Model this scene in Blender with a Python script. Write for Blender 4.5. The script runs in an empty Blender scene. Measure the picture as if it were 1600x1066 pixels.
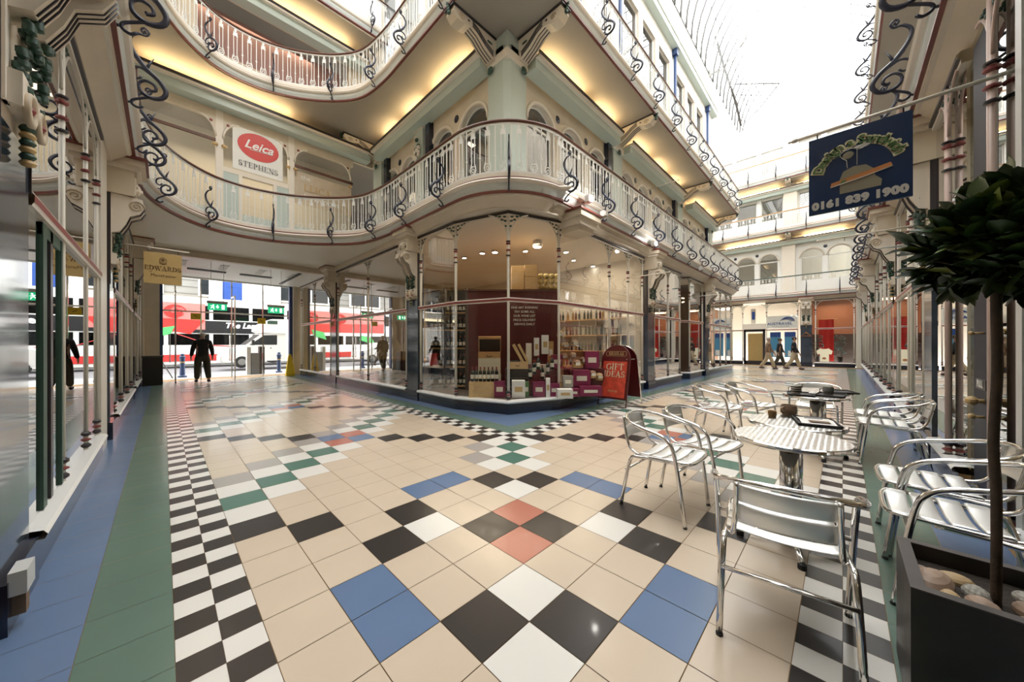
import bpy, bmesh, math, random
from mathutils import Matrix, Vector
R = random.Random(7)
C = bpy.context.scene.collection
PI = math.pi
ORD = ['first', 'second', 'third', 'fourth', 'fifth', 'sixth', 'seventh', 'eighth', 'ninth', 'tenth', 'eleventh',
       'twelfth', 'thirteenth', 'fourteenth', 'fifteenth', 'sixteenth', 'seventeenth', 'eighteenth', 'nineteenth', 'twentieth',
       'twenty-first', 'twenty-second', 'twenty-third', 'twenty-fourth', 'twenty-fifth', 'twenty-sixth', 'twenty-seventh']

# ---------------------------------------------------------------- materials
def _new(name):
    m = bpy.data.materials.new(name); m.use_nodes = True
    nt = m.node_tree; nt.nodes.clear()
    return m, nt, nt.nodes.new('ShaderNodeOutputMaterial')

def mat(name, col, rough=.5, metal=0., var=0., vscale=6., bump=0., bscale=40., coat=0., spec=.5, emit=0., ecol=None, stretch=None):
    m, nt, out = _new(name)
    b = nt.nodes.new('ShaderNodeBsdfPrincipled')
    b.inputs['Base Color'].default_value = (*col, 1); b.inputs['Roughness'].default_value = rough
    b.inputs['Metallic'].default_value = metal; b.inputs['Specular IOR Level'].default_value = spec
    if coat: b.inputs['Coat Weight'].default_value = coat; b.inputs['Coat Roughness'].default_value = .06
    if emit:
        b.inputs['Emission Color'].default_value = (*(ecol or col), 1); b.inputs['Emission Strength'].default_value = emit
    nt.links.new(b.outputs[0], out.inputs[0])
    if var or bump:
        tc = nt.nodes.new('ShaderNodeTexCoord'); src = tc.outputs['Object']
        if stretch:
            mp = nt.nodes.new('ShaderNodeMapping'); mp.inputs['Scale'].default_value = stretch
            nt.links.new(src, mp.inputs[0]); src = mp.outputs[0]
    if var:
        n = nt.nodes.new('ShaderNodeTexNoise'); n.inputs['Scale'].default_value = vscale; n.inputs['Detail'].default_value = 4
        nt.links.new(src, n.inputs['Vector'])
        r = nt.nodes.new('ShaderNodeMapRange'); r.inputs['From Min'].default_value = .3; r.inputs['From Max'].default_value = .7
        r.inputs['To Min'].default_value = 1 - var; r.inputs['To Max'].default_value = 1 + var
        nt.links.new(n.outputs['Fac'], r.inputs['Value'])
        mx = nt.nodes.new('ShaderNodeVectorMath'); mx.operation = 'SCALE'; mx.inputs[0].default_value = col
        nt.links.new(r.outputs[0], mx.inputs['Scale']); nt.links.new(mx.outputs[0], b.inputs['Base Color'])
    if bump:
        n = nt.nodes.new('ShaderNodeTexNoise'); n.inputs['Scale'].default_value = bscale; n.inputs['Detail'].default_value = 3
        nt.links.new(src, n.inputs['Vector'])
        bp = nt.nodes.new('ShaderNodeBump'); bp.inputs['Strength'].default_value = bump; bp.inputs['Distance'].default_value = .01
        nt.links.new(n.outputs['Fac'], bp.inputs['Height']); nt.links.new(bp.outputs[0], b.inputs['Normal'])
    return m

def glass(name, tint=(.93, .95, .94), boost=.03, rough=0.0, gain=1.25):
    m, nt, out = _new(name)
    t = nt.nodes.new('ShaderNodeBsdfTransparent'); t.inputs[0].default_value = (*tint, 1)
    g = nt.nodes.new('ShaderNodeBsdfGlossy'); g.inputs['Roughness'].default_value = rough
    f = nt.nodes.new('ShaderNodeFresnel'); f.inputs[0].default_value = 1.5
    a = nt.nodes.new('ShaderNodeMath'); a.operation = 'MULTIPLY_ADD'; a.inputs[1].default_value = gain; a.inputs[2].default_value = boost; a.use_clamp = True
    mx = nt.nodes.new('ShaderNodeMixShader')
    nt.links.new(f.outputs[0], a.inputs[0]); nt.links.new(a.outputs[0], mx.inputs[0])
    nt.links.new(t.outputs[0], mx.inputs[1]); nt.links.new(g.outputs[0], mx.inputs[2]); nt.links.new(mx.outputs[0], out.inputs[0])
    return m

def emis(name, col, s):
    m, nt, out = _new(name)
    e = nt.nodes.new('ShaderNodeEmission'); e.inputs[0].default_value = (*col, 1); e.inputs[1].default_value = s
    nt.links.new(e.outputs[0], out.inputs[0]); return m

K = {}
def k(n, *a, **kw): K[n] = mat(n, *a, **kw)
k('cream', (.65, .57, .455), .45, var=.05, vscale=3)
k('cream_dark', (.56, .47, .35), .5, var=.08, vscale=5)
k('cream_pale', (.78, .72, .63), .42)
k('pale_blue', (.63, .68, .68), .4)
k('pale_green', (.50, .58, .54), .45)
k('white', (.82, .82, .80), .4)
k('white_gloss', (.85, .85, .83), .25)
k('soffit', (.31, .285, .25), .6, var=.03, vscale=1.5)  # base tone darkened to carry the backlit shade of the undersides
k('red_line', (.17, .045, .035), .4)
k('brown_rail', (.12, .045, .03), .3)
k('black_line', (.03, .025, .03), .35)
k('navy', (.010, .016, .038), .16, coat=.4)
k('navy_marble', (.05, .065, .09), .1, var=.35, vscale=2.2, coat=.5)
k('iron', (.018, .022, .045), .38)
k('leaf_iron', (.03, .075, .055), .45)
k('ring_red', (.24, .05, .05), .4)
k('gold', (.55, .38, .17), .4)
k('pink_pipe', (.66, .50, .44), .35)
k('blue_pipe', (.03, .06, .16), .4)
k('chrome', (.78, .77, .75), .12, metal=1)
k('alu', (.80, .80, .78), .22, metal=1)
k('alu_brushed', (.86, .86, .84), .42, metal=1, bump=.15, bscale=30, stretch=(1, 14, 14))
k('rubber', (.02, .02, .02), .6)
k('grout', (.26, .155, .06), .8)
k('grout_dark', (.05, .05, .045), .8)
TR = dict(rough=.24, coat=.12)
k('t_beige', (.66, .54, .41), var=.035, vscale=1.7, **TR)
k('t_white', (.80, .77, .71), **TR)
k('t_black', (.030, .025, .024), rough=.3, coat=.08)
k('t_brown', (.05, .036, .028), **TR)
k('t_blue', (.125, .195, .33), var=.05, vscale=2, **TR)
k('t_green', (.085, .19, .145), **TR)
k('t_red', (.48, .165, .115), **TR)
k('t_grey', (.42, .38, .345), **TR)
k('b_blue', (.135, .20, .33), var=.05, vscale=2, **TR)
k('b_green', (.115, .185, .145), var=.04, vscale=2, **TR)
k('wood', (.48, .28, .11), .45, var=.25, vscale=5, stretch=(1, 1, 9))
k('wood_pale', (.62, .42, .20), .5, var=.15, vscale=7, stretch=(1, 1, 8))
k('wicker', (.50, .33, .14), .7, var=.4, vscale=60)
k('straw', (.62, .50, .22), .8, var=.5, vscale=30, bump=.6, bscale=50)
k('burgundy', (.105, .012, .014), .35)
k('magenta', (.22, .02, .075), .4)
k('bottle', (.008, .013, .008), .08, coat=.5)
k('bottle_gold', (.25, .13, .02), .12)
k('label', (.75, .72, .62), .6)
k('foil', (.28, .04, .03), .3)
k('paper', (.85, .84, .80), .7)
k('cardboard', (.70, .66, .52), .7)
k('dark', (.02, .018, .016), .6)
k('shop_wall', (.55, .47, .33), .7)
k('shop_white', (.66, .62, .54), .7)
k('shop_floor', (.24, .19, .13), .5)
k('shelf_dark', (.10, .075, .06), .5)
k('a_red', (.10, .008, .010), .3)
k('a_panel', (.60, .07, .04), .35, var=.25, vscale=9)
k('yellow', (.85, .58, .03), .4)
k('sign_gold', (.60, .42, .17), .5, var=.04)
k('sign_ink', (.15, .08, .03), .5)
k('sign_blue', (.003, .024, .085), .35)
k('sign_cream', (.72, .66, .45), .5)
k('sign_green', (.10, .20, .07), .5)
k('sign_taupe', (.28, .25, .18), .5)
k('sign_orange', (.55, .22, .07), .5)
k('silver', (.62, .60, .56), .4)
k('planter', (.020, .016, .014), .42, var=.45, vscale=4, bump=.3, bscale=12)
k('planter_rim', (.06, .05, .045), .45, var=.2, vscale=8)
k('soil', (.03, .022, .016), .9, bump=.8, bscale=60)
k('bark', (.055, .036, .022), .7, var=.25, vscale=14, bump=.4, bscale=60)
k('leaf_a', (.022, .050, .014), .32, spec=.6)
k('leaf_b', (.045, .085, .020), .32, spec=.6)
k('leaf_c', (.13, .17, .028), .38, spec=.6)
k('peb_brown', (.36, .25, .18), .55, var=.2, vscale=20)
k('peb_tan', (.48, .34, .18), .55, var=.15, vscale=20)
k('peb_grey', (.33, .31, .27), .6, var=.5, vscale=90)
k('peb_white', (.60, .56, .50), .55)
k('skin', (.45, .25, .17), .55)
k('hair_grey', (.42, .38, .34), .8)
k('hair_dark', (.05, .035, .025), .7)
k('knit_black', (.012, .012, .014), .85)
k('trouser', (.045, .040, .028), .85)
k('khaki', (.42, .34, .22), .8)
k('jacket_brown', (.20, .13, .08), .8)
k('shoe', (.05, .022, .016), .5)
k('road', (.20, .20, .21), .8, var=.1, vscale=2)
k('pavement', (.50, .49, .47), .75, var=.08, vscale=2)
k('stone', (.27, .265, .25), .8, var=.08, vscale=.8)
k('stone_dark', (.20, .20, .20), .8)
k('bus_red', (.62, .045, .04), .3)
k('bus_pink', (.75, .22, .20), .35)
k('room_pink', (.30, .17, .15), .7)
k('bus_green', (.10, .55, .16), .4)
k('tyre', (.02, .02, .02), .7)
k('mullion_white', (.74, .70, .62), .4)
k('travel_blue', (.02, .07, .30), .4)
k('poster_blue', (.08, .30, .52), .4)
k('navy_matt', (.010, .012, .028), .5, spec=.3)
k('ceil_white', (.84, .80, .71), .5)
k('rib_grey', (.075, .07, .065), .6)
k('terracotta', (.30, .15, .085), .5)
k('shirt', (.80, .75, .55), .8, emit=.25, ecol=(.8, .7, .5))  # weak emission stands in for lamplight falling on the cloth
k('grey_plastic', (.60, .60, .58), .4)
K['glass'] = glass('glass', (.96, .97, .96), .015, 0, .75)
K['glass_dark'] = glass('glass_dark', (.20, .22, .24), .01, 0, .32)
K['glass_clear'] = glass('glass_clear', (.97, .97, .96), .01, 0, .38)
K['glass_refl'] = glass('glass_refl', (.72, .76, .76), .12, 0.0, 1.5)
K['roof_glass'] = glass('roof_glass', (.97, .98, .98), .0, 0, .5)
K['lamp_warm'] = emis('lamp_warm', (1, .72, .37), 24)
K['lamp_white'] = emis('lamp_white', (1, .93, .82), 16)
K['lamp_soft'] = emis('lamp_soft', (1, .85, .55), 2.4)
K['exit_green'] = mat('exit_green', (.01, .28, .12), .4, emit=.8, ecol=(.01, .35, .14))
K['exit_white'] = emis('exit_white', (.9, 1, .93), 1.2)

# ---------------------------------------------------------------- mesh builder
class M:
    def __init__(s): s.v = []; s.f = []; s.m = []; s.sm = []; s.names = []
    def mi(s, n):
        if n not in s.names: s.names.append(n)
        return s.names.index(n)
    def add(s, vs, fs, m, smooth=False, T=None):
        b = len(s.v); mi = s.mi(m)
        if T is not None: vs = [T @ Vector(p) for p in vs]
        s.v += [tuple(p) for p in vs]
        for f in fs: s.f.append(tuple(b + i for i in f)); s.m.append(mi); s.sm.append(smooth)
        return s
    def box(s, x0, y0, z0, x1, y1, z1, m, T=None):
        x0, x1 = min(x0, x1), max(x0, x1); y0, y1 = min(y0, y1), max(y0, y1); z0, z1 = min(z0, z1), max(z0, z1)
        vs = [(x0, y0, z0), (x1, y0, z0), (x1, y1, z0), (x0, y1, z0), (x0, y0, z1), (x1, y0, z1), (x1, y1, z1), (x0, y1, z1)]
        return s.add(vs, [(0, 3, 2, 1), (4, 5, 6, 7), (0, 1, 5, 4), (1, 2, 6, 5), (2, 3, 7, 6), (3, 0, 4, 7)], m, False, T)
    def cbox(s, c, d, m, T=None, rz=0):
        TT = Matrix.Translation(c) @ Matrix.Rotation(rz, 4, 'Z')
        if T is not None: TT = T @ TT
        return s.box(-d[0] / 2, -d[1] / 2, -d[2] / 2, d[0] / 2, d[1] / 2, d[2] / 2, m, TT)
    def quad(s, a, b, c, d, m, T=None): return s.add([a, b, c, d], [(0, 1, 2, 3)], m, False, T)
    def prism(s, poly, z0, z1, m, T=None, side=None):
        n = len(poly)
        a = sum(poly[i][0] * poly[(i + 1) % n][1] - poly[(i + 1) % n][0] * poly[i][1] for i in range(n))
        if a < 0: poly = poly[::-1]
        vs = [(p[0], p[1], z0) for p in poly] + [(p[0], p[1], z1) for p in poly]
        s.add(vs, [tuple(range(n))[::-1], tuple(range(n, 2 * n))], m, False, T)
        s.add(vs, [(i, (i + 1) % n, n + (i + 1) % n, n + i) for i in range(n)], side or m, False, T)
        return s
    def tube(s, pts, r, m, n=6, T=None, caps=True, closed=False, smooth=True):
        P = [Vector(p) for p in pts]; L = len(P)
        rr = r if isinstance(r, (list, tuple)) else [r] * L
        tan = []
        for i in range(L):
            if closed: t = P[(i + 1) % L] - P[i - 1]
            else: t = P[min(i + 1, L - 1)] - P[max(i - 1, 0)]
            if t.length < 1e-9: t = Vector((0, 0, 1))
            tan.append(t.normalized())
        up = Vector((0, 0, 1)) if abs(tan[0].z) < .9 else Vector((1, 0, 0))
        nrm = (up - tan[0] * up.dot(tan[0])).normalized(); vs = []
        for i in range(L):
            nrm = nrm - tan[i] * nrm.dot(tan[i])
            nrm = nrm.normalized() if nrm.length > 1e-6 else tan[i].orthogonal().normalized()
            bn = tan[i].cross(nrm)
            for j in range(n):
                a = 2 * PI * (j + .5) / n
                vs.append(P[i] + (nrm * math.cos(a) + bn * math.sin(a)) * rr[i])
        fs = []
        for i in range(L if closed else L - 1):
            q = (i + 1) % L
            for j in range(n): fs.append((i * n + j, i * n + (j + 1) % n, q * n + (j + 1) % n, q * n + j))
        if caps and not closed: fs += [tuple(range(n))[::-1], tuple((L - 1) * n + j for j in range(n))]
        return s.add(vs, fs, m, smooth, T)
    def lathe(s, prof, m, n=16, o=(0, 0, 0), T=None, smooth=True, ms=None):
        vs = []
        for r, z in prof:
            for j in range(n): a = 2 * PI * j / n; vs.append((o[0] + r * math.cos(a), o[1] + r * math.sin(a), o[2] + z))
        for i in range(len(prof) - 1):
            s.add([vs[i * n + j] for j in range(n)] + [vs[(i + 1) * n + j] for j in range(n)],
                  [(j, (j + 1) % n, n + (j + 1) % n, n + j) for j in range(n)], ms[i] if ms else m, smooth, T)
        for i, rev in ((0, True), (len(prof) - 1, False)):
            if prof[i][0] > 1e-4:
                ring = [vs[i * n + j] for j in range(n)]; s.add(ring, [tuple(range(n))[::-1] if rev else tuple(range(n))], m, False, T)
        return s
    def ball(s, c, r, m, n=10, T=None):
        rx, ry, rz = r if isinstance(r, (tuple, list)) else (r, r, r)
        k_ = n // 2; prof = [(math.sin(PI * i / k_), -math.cos(PI * i / k_)) for i in range(k_ + 1)]
        TT = Matrix.Translation(c) @ Matrix.Diagonal((rx, ry, rz, 1))
        if T is not None: TT = T @ TT
        return s.lathe([(max(a, 1e-5), b) for a, b in prof], m, n, T=TT)
    def sweep(s, path, prof, mats, closed=False, smooth=False):
        """path: list of (x,y); prof: list of (o,z), o>0 to the LEFT of travel; mats: one per profile segment."""
        L = len(path); P = [Vector(p).to_2d() for p in path]; off = []
        for i in range(L):
            a = (P[i] - P[i - 1]) if (i > 0 or closed) else (P[1] - P[0])
            b = (P[(i + 1) % L] - P[i]) if (i < L - 1 or closed) else a
            a.normalize(); b = b.normalized()
            na = Vector((-a.y, a.x)); nb = Vector((-b.y, b.x)); nn = (na + nb)
            if nn.length < 1e-6: nn = na
            nn.normalize(); d = max(nn.dot(na), .35); off.append(nn / d)
        for j in range(len(prof) - 1):
            (o0, z0), (o1, z1) = prof[j], prof[j + 1]
            vs = []
            for i in range(L):
                p = P[i] + off[i] * o0; q = P[i] + off[i] * o1
                vs += [(p.x, p.y, z0), (q.x, q.y, z1)]
            fs = [(2 * i, 2 * i + 1, (2 * i + 3) % (2 * L), (2 * i + 2) % (2 * L)) for i in range(L if closed else L - 1)]
            s.add(vs, fs, mats[j] if isinstance(mats, (list, tuple)) else mats, smooth)
        return s
    def mesh(s, name):
        me = bpy.data.meshes.new(name); me.from_pydata(s.v, [], s.f)
        for n in s.names: me.materials.append(K[n])
        me.polygons.foreach_set('material_index', s.m); me.polygons.foreach_set('use_smooth', s.sm)
        me.update(); return me
    def build(s, name, parent=None, world=True):
        me = s.mesh(name)
        if parent is not None and world: me.transform(wmat(parent).inverted())
        o = bpy.data.objects.new(name, me); C.objects.link(o)
        if parent is not None: o.parent = parent
        return o

def wmat(o):
    m = o.matrix_basis.copy()
    while o.parent: o = o.parent; m = o.matrix_basis @ m
    return m
def tag(o, label=None, cat=None, group=None, kind=None):
    if label: o['label'] = label
    if cat: o['category'] = cat
    if group: o['group'] = group
    if kind: o['kind'] = kind
    return o
def thing(name, label, cat, loc=(0, 0, 0), rz=0, group=None, kind=None):
    o = bpy.data.objects.new(name, None); C.objects.link(o); o.empty_display_size = .1
    o.location = loc; o.rotation_euler = (0, 0, rz)
    return tag(o, label, cat, group, kind)
def struct(o): o['kind'] = 'structure'; return o
def put(name, me, parent, T=None):
    o = bpy.data.objects.new(name, me); C.objects.link(o); o.parent = parent
    if T is not None: o.matrix_basis = T
    return o
def dup(root, loc=None, rz=None, label=None, group=None, T=None):
    def cp(o, par):
        c = o.copy(); C.objects.link(c); c.parent = par
        for ch in o.children: cp(ch, c)
        return c
    r = cp(root, None)
    if loc is not None: r.location = loc
    if rz is not None: r.rotation_euler = (0, 0, rz)
    if T is not None: r.matrix_basis = T
    if label: r['label'] = label
    if group: r['group'] = group
    return r
def frame(p, ang):  # local x along ang, y = left of it, z up
    return Matrix.Translation((p[0], p[1], p[2] if len(p) > 2 else 0)) @ Matrix.Rotation(ang, 4, 'Z')
def smooth_pts(P, k_=5, closed=False):
    P = [Vector(p) for p in P]; out = []; L = len(P)
    for i in range(L if closed else L - 1):
        g = (lambda q: P[q % L]) if closed else (lambda q: P[min(max(q, 0), L - 1)])
        a, b, c, d = g(i - 1), g(i), g(i + 1), g(i + 2)
        for t in range(k_):
            t /= k_; out.append(.5 * ((2 * b) + (c - a) * t + (2 * a - 5 * b + 4 * c - d) * t * t + (3 * b - a - 3 * c + d) * t ** 3))
    if not closed: out.append(P[-1])
    return out
def arc(cx, cy, r, a0, a1, n, ry=None):
    ry = ry or r
    return [(cx + r * math.cos(math.radians(a0 + (a1 - a0) * i / n)), cy + ry * math.sin(math.radians(a0 + (a1 - a0) * i / n))) for i in range(n + 1)]
_tc = {}
def text(m, s, size, mt, T, depth=.004, align='CENTER', bold=0., shear=0., space=1.):
    """writes s into builder m: text in the XZ plane of T (x right, z up), front facing -y"""
    cu = bpy.data.curves.new('t', 'FONT'); cu.body = s; cu.size = size; cu.align_x = align; cu.align_y = 'CENTER'
    cu.extrude = depth; cu.offset = bold; cu.shear = shear; cu.space_character = space; cu.resolution_u = 3
    ob = bpy.data.objects.new('t', cu)
    me = bpy.data.meshes.new_from_object(ob)
    RX = Matrix.Rotation(PI / 2, 4, 'X')
    m.add([tuple(v.co) for v in me.vertices], [tuple(p.vertices) for p in me.polygons], mt, False, T @ RX)
    bpy.data.objects.remove(ob); bpy.data.curves.remove(cu); bpy.data.meshes.remove(me)
    return m
# a small serif alphabet made of strokes (units of cap height)
def _st(m, pts, w, T, mt, d):
    P = [Vector(p) for p in pts]
    for i in range(len(P) - 1):
        a, b = P[i], P[i + 1]; t = (b - a)
        if t.length < 1e-6: continue
        t.normalize(); nn = Vector((-t.y, t.x)); wa = w[i] if isinstance(w, list) else w; wb = w[i + 1] if isinstance(w, list) else w
        q = [a + nn * wa / 2, a - nn * wa / 2, b - nn * wb / 2 + t * .01, b + nn * wb / 2 + t * .01]
        vs = [(p.x, -d, p.y) for p in q] + [(p.x, 0, p.y) for p in q]
        m.add(vs, [(0, 1, 2, 3), (4, 7, 6, 5), (0, 3, 7, 4), (1, 5, 6, 2), (0, 4, 5, 1), (2, 6, 7, 3)], mt, False, T)
def serif(m, s, h, mt, T, depth=.003, gap=.16, tk=.17, th=.065):
    V = lambda x, a=0, b=1, w=tk: [('s', [(x, a), (x, b)], w)] + ([('s', [(x - .13, a + .025), (x + .13, a + .025)], .05)] if a == 0 else []) + ([('s', [(x - .13, b - .025), (x + .13, b - .025)], .05)] if b == 1 else [])
    def A(cx, cy, rx, ry, a0, a1, w0=tk, n=12):
        pts = arc(cx, cy, rx, a0, a1, n, ry); ws = [th + (w0 - th) * abs(math.cos(math.radians(a0 + (a1 - a0) * i / n))) for i in range(n + 1)]
        return [('s', pts, ws)]
    H = lambda y, a, b, w=th: [('s', [(a, y), (b, y)], w)]
    D = lambda a, b, w: [('s', [a, b], w)]
    G = {'I': (.28, V(.14)), 'T': (.72, V(.36, 0, 1) + H(.965, 0, .72) + D((.03, 1), (.03, .76), .05) + D((.69, 1), (.69, .76), .05)),
         'F': (.6, V(.14) + H(.965, .1, .58) + H(.52, .1, .44) + D((.56, 1), (.56, .76), .05)),
         'E': (.64, V(.14) + H(.965, .1, .6) + H(.52, .1, .46) + H(.035, .1, .62) + D((.58, 1), (.58, .78), .05) + D((.6, 0), (.6, .24), .05)),
         'L': (.6, V(.14) + H(.035, .1, .58) + D((.56, 0), (.56, .26), .05)),
         'D': (.8, V(.14) + A(.3, .5, .42, .465, -90, 90) + H(.965, .1, .32) + H(.035, .1, .32)),
         'G': (.84, A(.46, .5, .38, .46, 40, 350) + V(.76, .03, .42, .15) + H(.42, .6, .88)),
         'C': (.78, A(.46, .5, .38, .46, 42, 318) + D((.75, .97), (.75, .7), .05)),
         'O': (.86, A(.43, .5, .36, .46, 0, 360, n=20)),
         'N': (.84, V(.12, 0, 1, .06) + V(.72, .0, 1, .06) + D((.12, 1), (.72, 0), tk)),
         'A': (.8, D((.08, 0), (.38, 1), .06) + D((.38, 1), (.7, 0), tk) + H(.34, .2, .58) + H(.025, -.04, .2) + H(.025, .56, .84)),
         'S': (.58, A(.28, .74, .21, .23, 40, 270, .11) + A(.28, .26, .24, .235, 90, -140, .15) + D((.49, .98), (.49, .74), .05) + D((.06, .02), (.06, .27), .05)),
         'R': (.78, V(.14) + A(.34, .74, .24, .23, -90, 90, .14) + H(.97, .1, .36) + H(.51, .1, .36) + D((.36, .5), (.7, .02), .14) + H(.025, .58, .82)),
         'P': (.66, V(.14) + A(.34, .73, .25, .235, -90, 90, .14) + H(.965, .1, .36) + H(.5, .1, .36)),
         'H': (.84, V(.14) + V(.7) + H(.52, .1, .74)),
         'W': (1.1, D((.06, 1), (.34, 0), .15) + D((.34, 0), (.56, .95), .06) + D((.5, 1), (.78, 0), .15) + D((.78, 0), (1.02, 1), .06) + H(.97, -.06, .18) + H(.97, .4, .62) + H(.97, .9, 1.14)),
         ' ': (.3, [])}
    w = sum(G[c][0] + gap for c in s) - gap; x = -w / 2
    for c in s:
        for _, pts, ww in G[c][1]:
            sc = [tuple(((x + p[0]) * h, (p[1] - .5) * h)) for p in pts]
            _st(m, sc, [q * h for q in ww] if isinstance(ww, list) else ww * h, T, mt, depth)
        x += G[c][0] + gap
    return m
# ---------------------------------------------------------------- camera, sky
cam = bpy.data.cameras.new('camera'); co = bpy.data.objects.new('camera', cam); C.objects.link(co)
F_PX, YAW, CAM_H = 530.3, math.radians(45.22), 1.343
cam.sensor_width = 36; cam.lens = F_PX / 1600 * 36; cam.clip_start = .02; cam.clip_end = 300
cam.shift_x = 18 / 1600; cam.shift_y = 4.7 / 1600
co.location = (0, 0, CAM_H); co.rotation_euler = (PI / 2, math.radians(.1), YAW - PI / 2)
bpy.context.scene.camera = co
sc = bpy.context.scene
w = bpy.data.worlds.new('sky'); sc.world = w; w.use_nodes = True
nt = w.node_tree; bg = nt.nodes['Background']
bg.inputs[0].default_value = (.985, .985, .975, 1); bg.inputs[1].default_value = 3.6
vs = sc.view_settings; vs.view_transform = 'Standard'; vs.look = 'None'; vs.gamma = 1; vs.use_curve_mapping = False; vs.exposure = .85
cy = sc.cycles; cy.use_denoising = True; cy.max_bounces = 9; cy.transparent_max_bounces = 24; cy.diffuse_bounces = 5
cy.glossy_bounces = 5; cy.caustics_reflective = False; cy.caustics_refractive = False; cy.sample_clamp_indirect = 6

# ---------------------------------------------------------------- floor
P_, X0, Y0 = .305, .3387, .1533
def tile_mat(i, j):
    if i <= 10 and j <= 10:
        s = {(4, 4): 'r', (5, 5): 'r', (4, 5): 'k', (5, 4): 'k', (3, 3): 'w', (2, 2): 'w', (6, 6): 'w', (3, 6): 'w', (6, 3): 'w',
             (2, 3): 'k', (3, 2): 'k', (3, 7): 'k', (2, 6): 'k', (7, 3): 'k', (6, 2): 'k', (6, 7): 'k', (7, 6): 'k',
             (1, 4): 'b', (1, 5): 'b', (4, 1): 'b', (5, 1): 'b', (4, 8): 'b', (5, 8): 'b', (8, 4): 'b', (8, 5): 'b',
             (0, 9): 'k', (1, 8): 'k', (9, 0): 'k', (8, 1): 'k', (8, 8): 'g', (9, 9): 'g', (1, 1): 'g', (0, 0): 'g', (0, 1): 'w', (1, 0): 'w',
             (7, 8): 'w', (8, 7): 'w', (8, 9): 'w', (9, 8): 'w', (7, 9): 'y', (8, 10): 'y'}
        q = s.get((i, j))
        if q: return q
        if i < 10 and j < 10: return 't'
    S, D = (i + j) % 11, (j - i) % 11
    if S == 9: return 'b' if D in (1, 10) else 'k'
    if D == 0: return 'r' if S in (8, 10) else 'g'
    if D in (1, 10): return 'w'
    if D == 2: return 'y'
    return 't'
TM = dict(t='t_beige', k='t_black', w='t_white', b='t_blue', g='t_green', r='t_red', y='t_grey')
fm = M()
fm.box(-4.5, -5, -.12, 27.5, 18.2, -.004, 'grout')
fm.box(-4.5, 18.2, -.12, 14, 21.4, -.02, 'pavement'); fm.box(-30, 21.4, -.2, 40, 50, -.13, 'road'); fm.box(-30, 32.5, -.13, 40, 50, -.03, 'pavement')
fm.box(-30, 18.2, -.12, -4.5, 21.4, -.02, 'pavement'); fm.box(14, 18.2, -.12, 40, 21.4, -.02, 'pavement')
def tl(x0, y0, x1, y1, m, g=.0022): fm.quad((x0 + g, y0 + g, 0), (x1 - g, y0 + g, 0), (x1 - g, y1 - g, 0), (x0 + g, y1 - g, 0), m)
for i in range(0, 84):
    for j in range(0, 56):
        if i >= 10 and j >= 10: continue
        tl(X0 + i * P_, Y0 + j * P_, X0 + (i + 1) * P_, Y0 + (j + 1) * P_, TM[tile_mat(i, j)])
h_ = P_ / 2
def chk(a, b, s0, s1, fixed, along, par=0):   # two columns of small tiles
    n = int((s1 - s0) / h_)
    for q in range(n):
        for c in (0, 1):
            m = 't_black' if (q + c + par) % 2 else 't_white'
            lo = a + c * h_
            if along == 'y': tl(lo, s0 + q * h_, lo + h_, s0 + (q + 1) * h_, m, .001)
            else: tl(s0 + q * h_, lo, s0 + (q + 1) * h_, lo + h_, m, .001)
chk(X0 - P_ + .0, 0, Y0 - P_, 17.1, 0, 'y'); chk(Y0 - P_, 0, X0, 25.9, 0, 'x', 1)
XC, YC = X0 + 10 * P_, Y0 + 10 * P_
chk(XC, 0, YC, 17.1, 0, 'y', 1); chk(YC, 0, XC + P_, 21.3, 0, 'x', 1)
def border(x0, y0, x1, y1, m, along):
    a = x0 if along == 'x' else y0; b = x1 if along == 'x' else y1; n = int(round((b - a) / P_))
    for q in range(n):
        u, v = a + (b - a) * q / n, a + (b - a) * (q + 1) / n
        if along == 'x': tl(u, y0, v, y1, m, .0012)
        else: tl(x0, u, x1, v, m, .0012)
border(X0 - 2 * P_, Y0 - 2 * P_, X0 - P_, 17.1, 'b_green', 'y'); border(X0 - 3 * P_, Y0 - 3 * P_, X0 - 2 * P_, 17.1, 'b_blue', 'y')
border(X0 - P_, Y0 - 2 * P_, 25.9, Y0 - P_, 'b_green', 'x'); border(X0 - 2 * P_, Y0 - 3 * P_, 25.9, Y0 - 2 * P_, 'b_blue', 'x')
border(XC + P_, YC + P_, XC + 2 * P_, 17.1, 'b_green', 'y'); border(XC + 2 * P_, YC + 2 * P_, XC + 5 * P_, 17.1, 'b_blue', 'y')
border(XC + 2 * P_, YC + P_, 21.3, YC + 2 * P_, 'b_green', 'x'); border(XC + 5 * P_, YC + 2 * P_, 21.3, YC + 5 * P_, 'b_blue', 'x')
for i in range(69, 84):
    for j in range(10, 26): tl(X0 + i * P_, Y0 + j * P_, X0 + (i + 1) * P_, Y0 + (j + 1) * P_, TM[tile_mat(i, j - 10)])
struct(fm.build('floor'))

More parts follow.
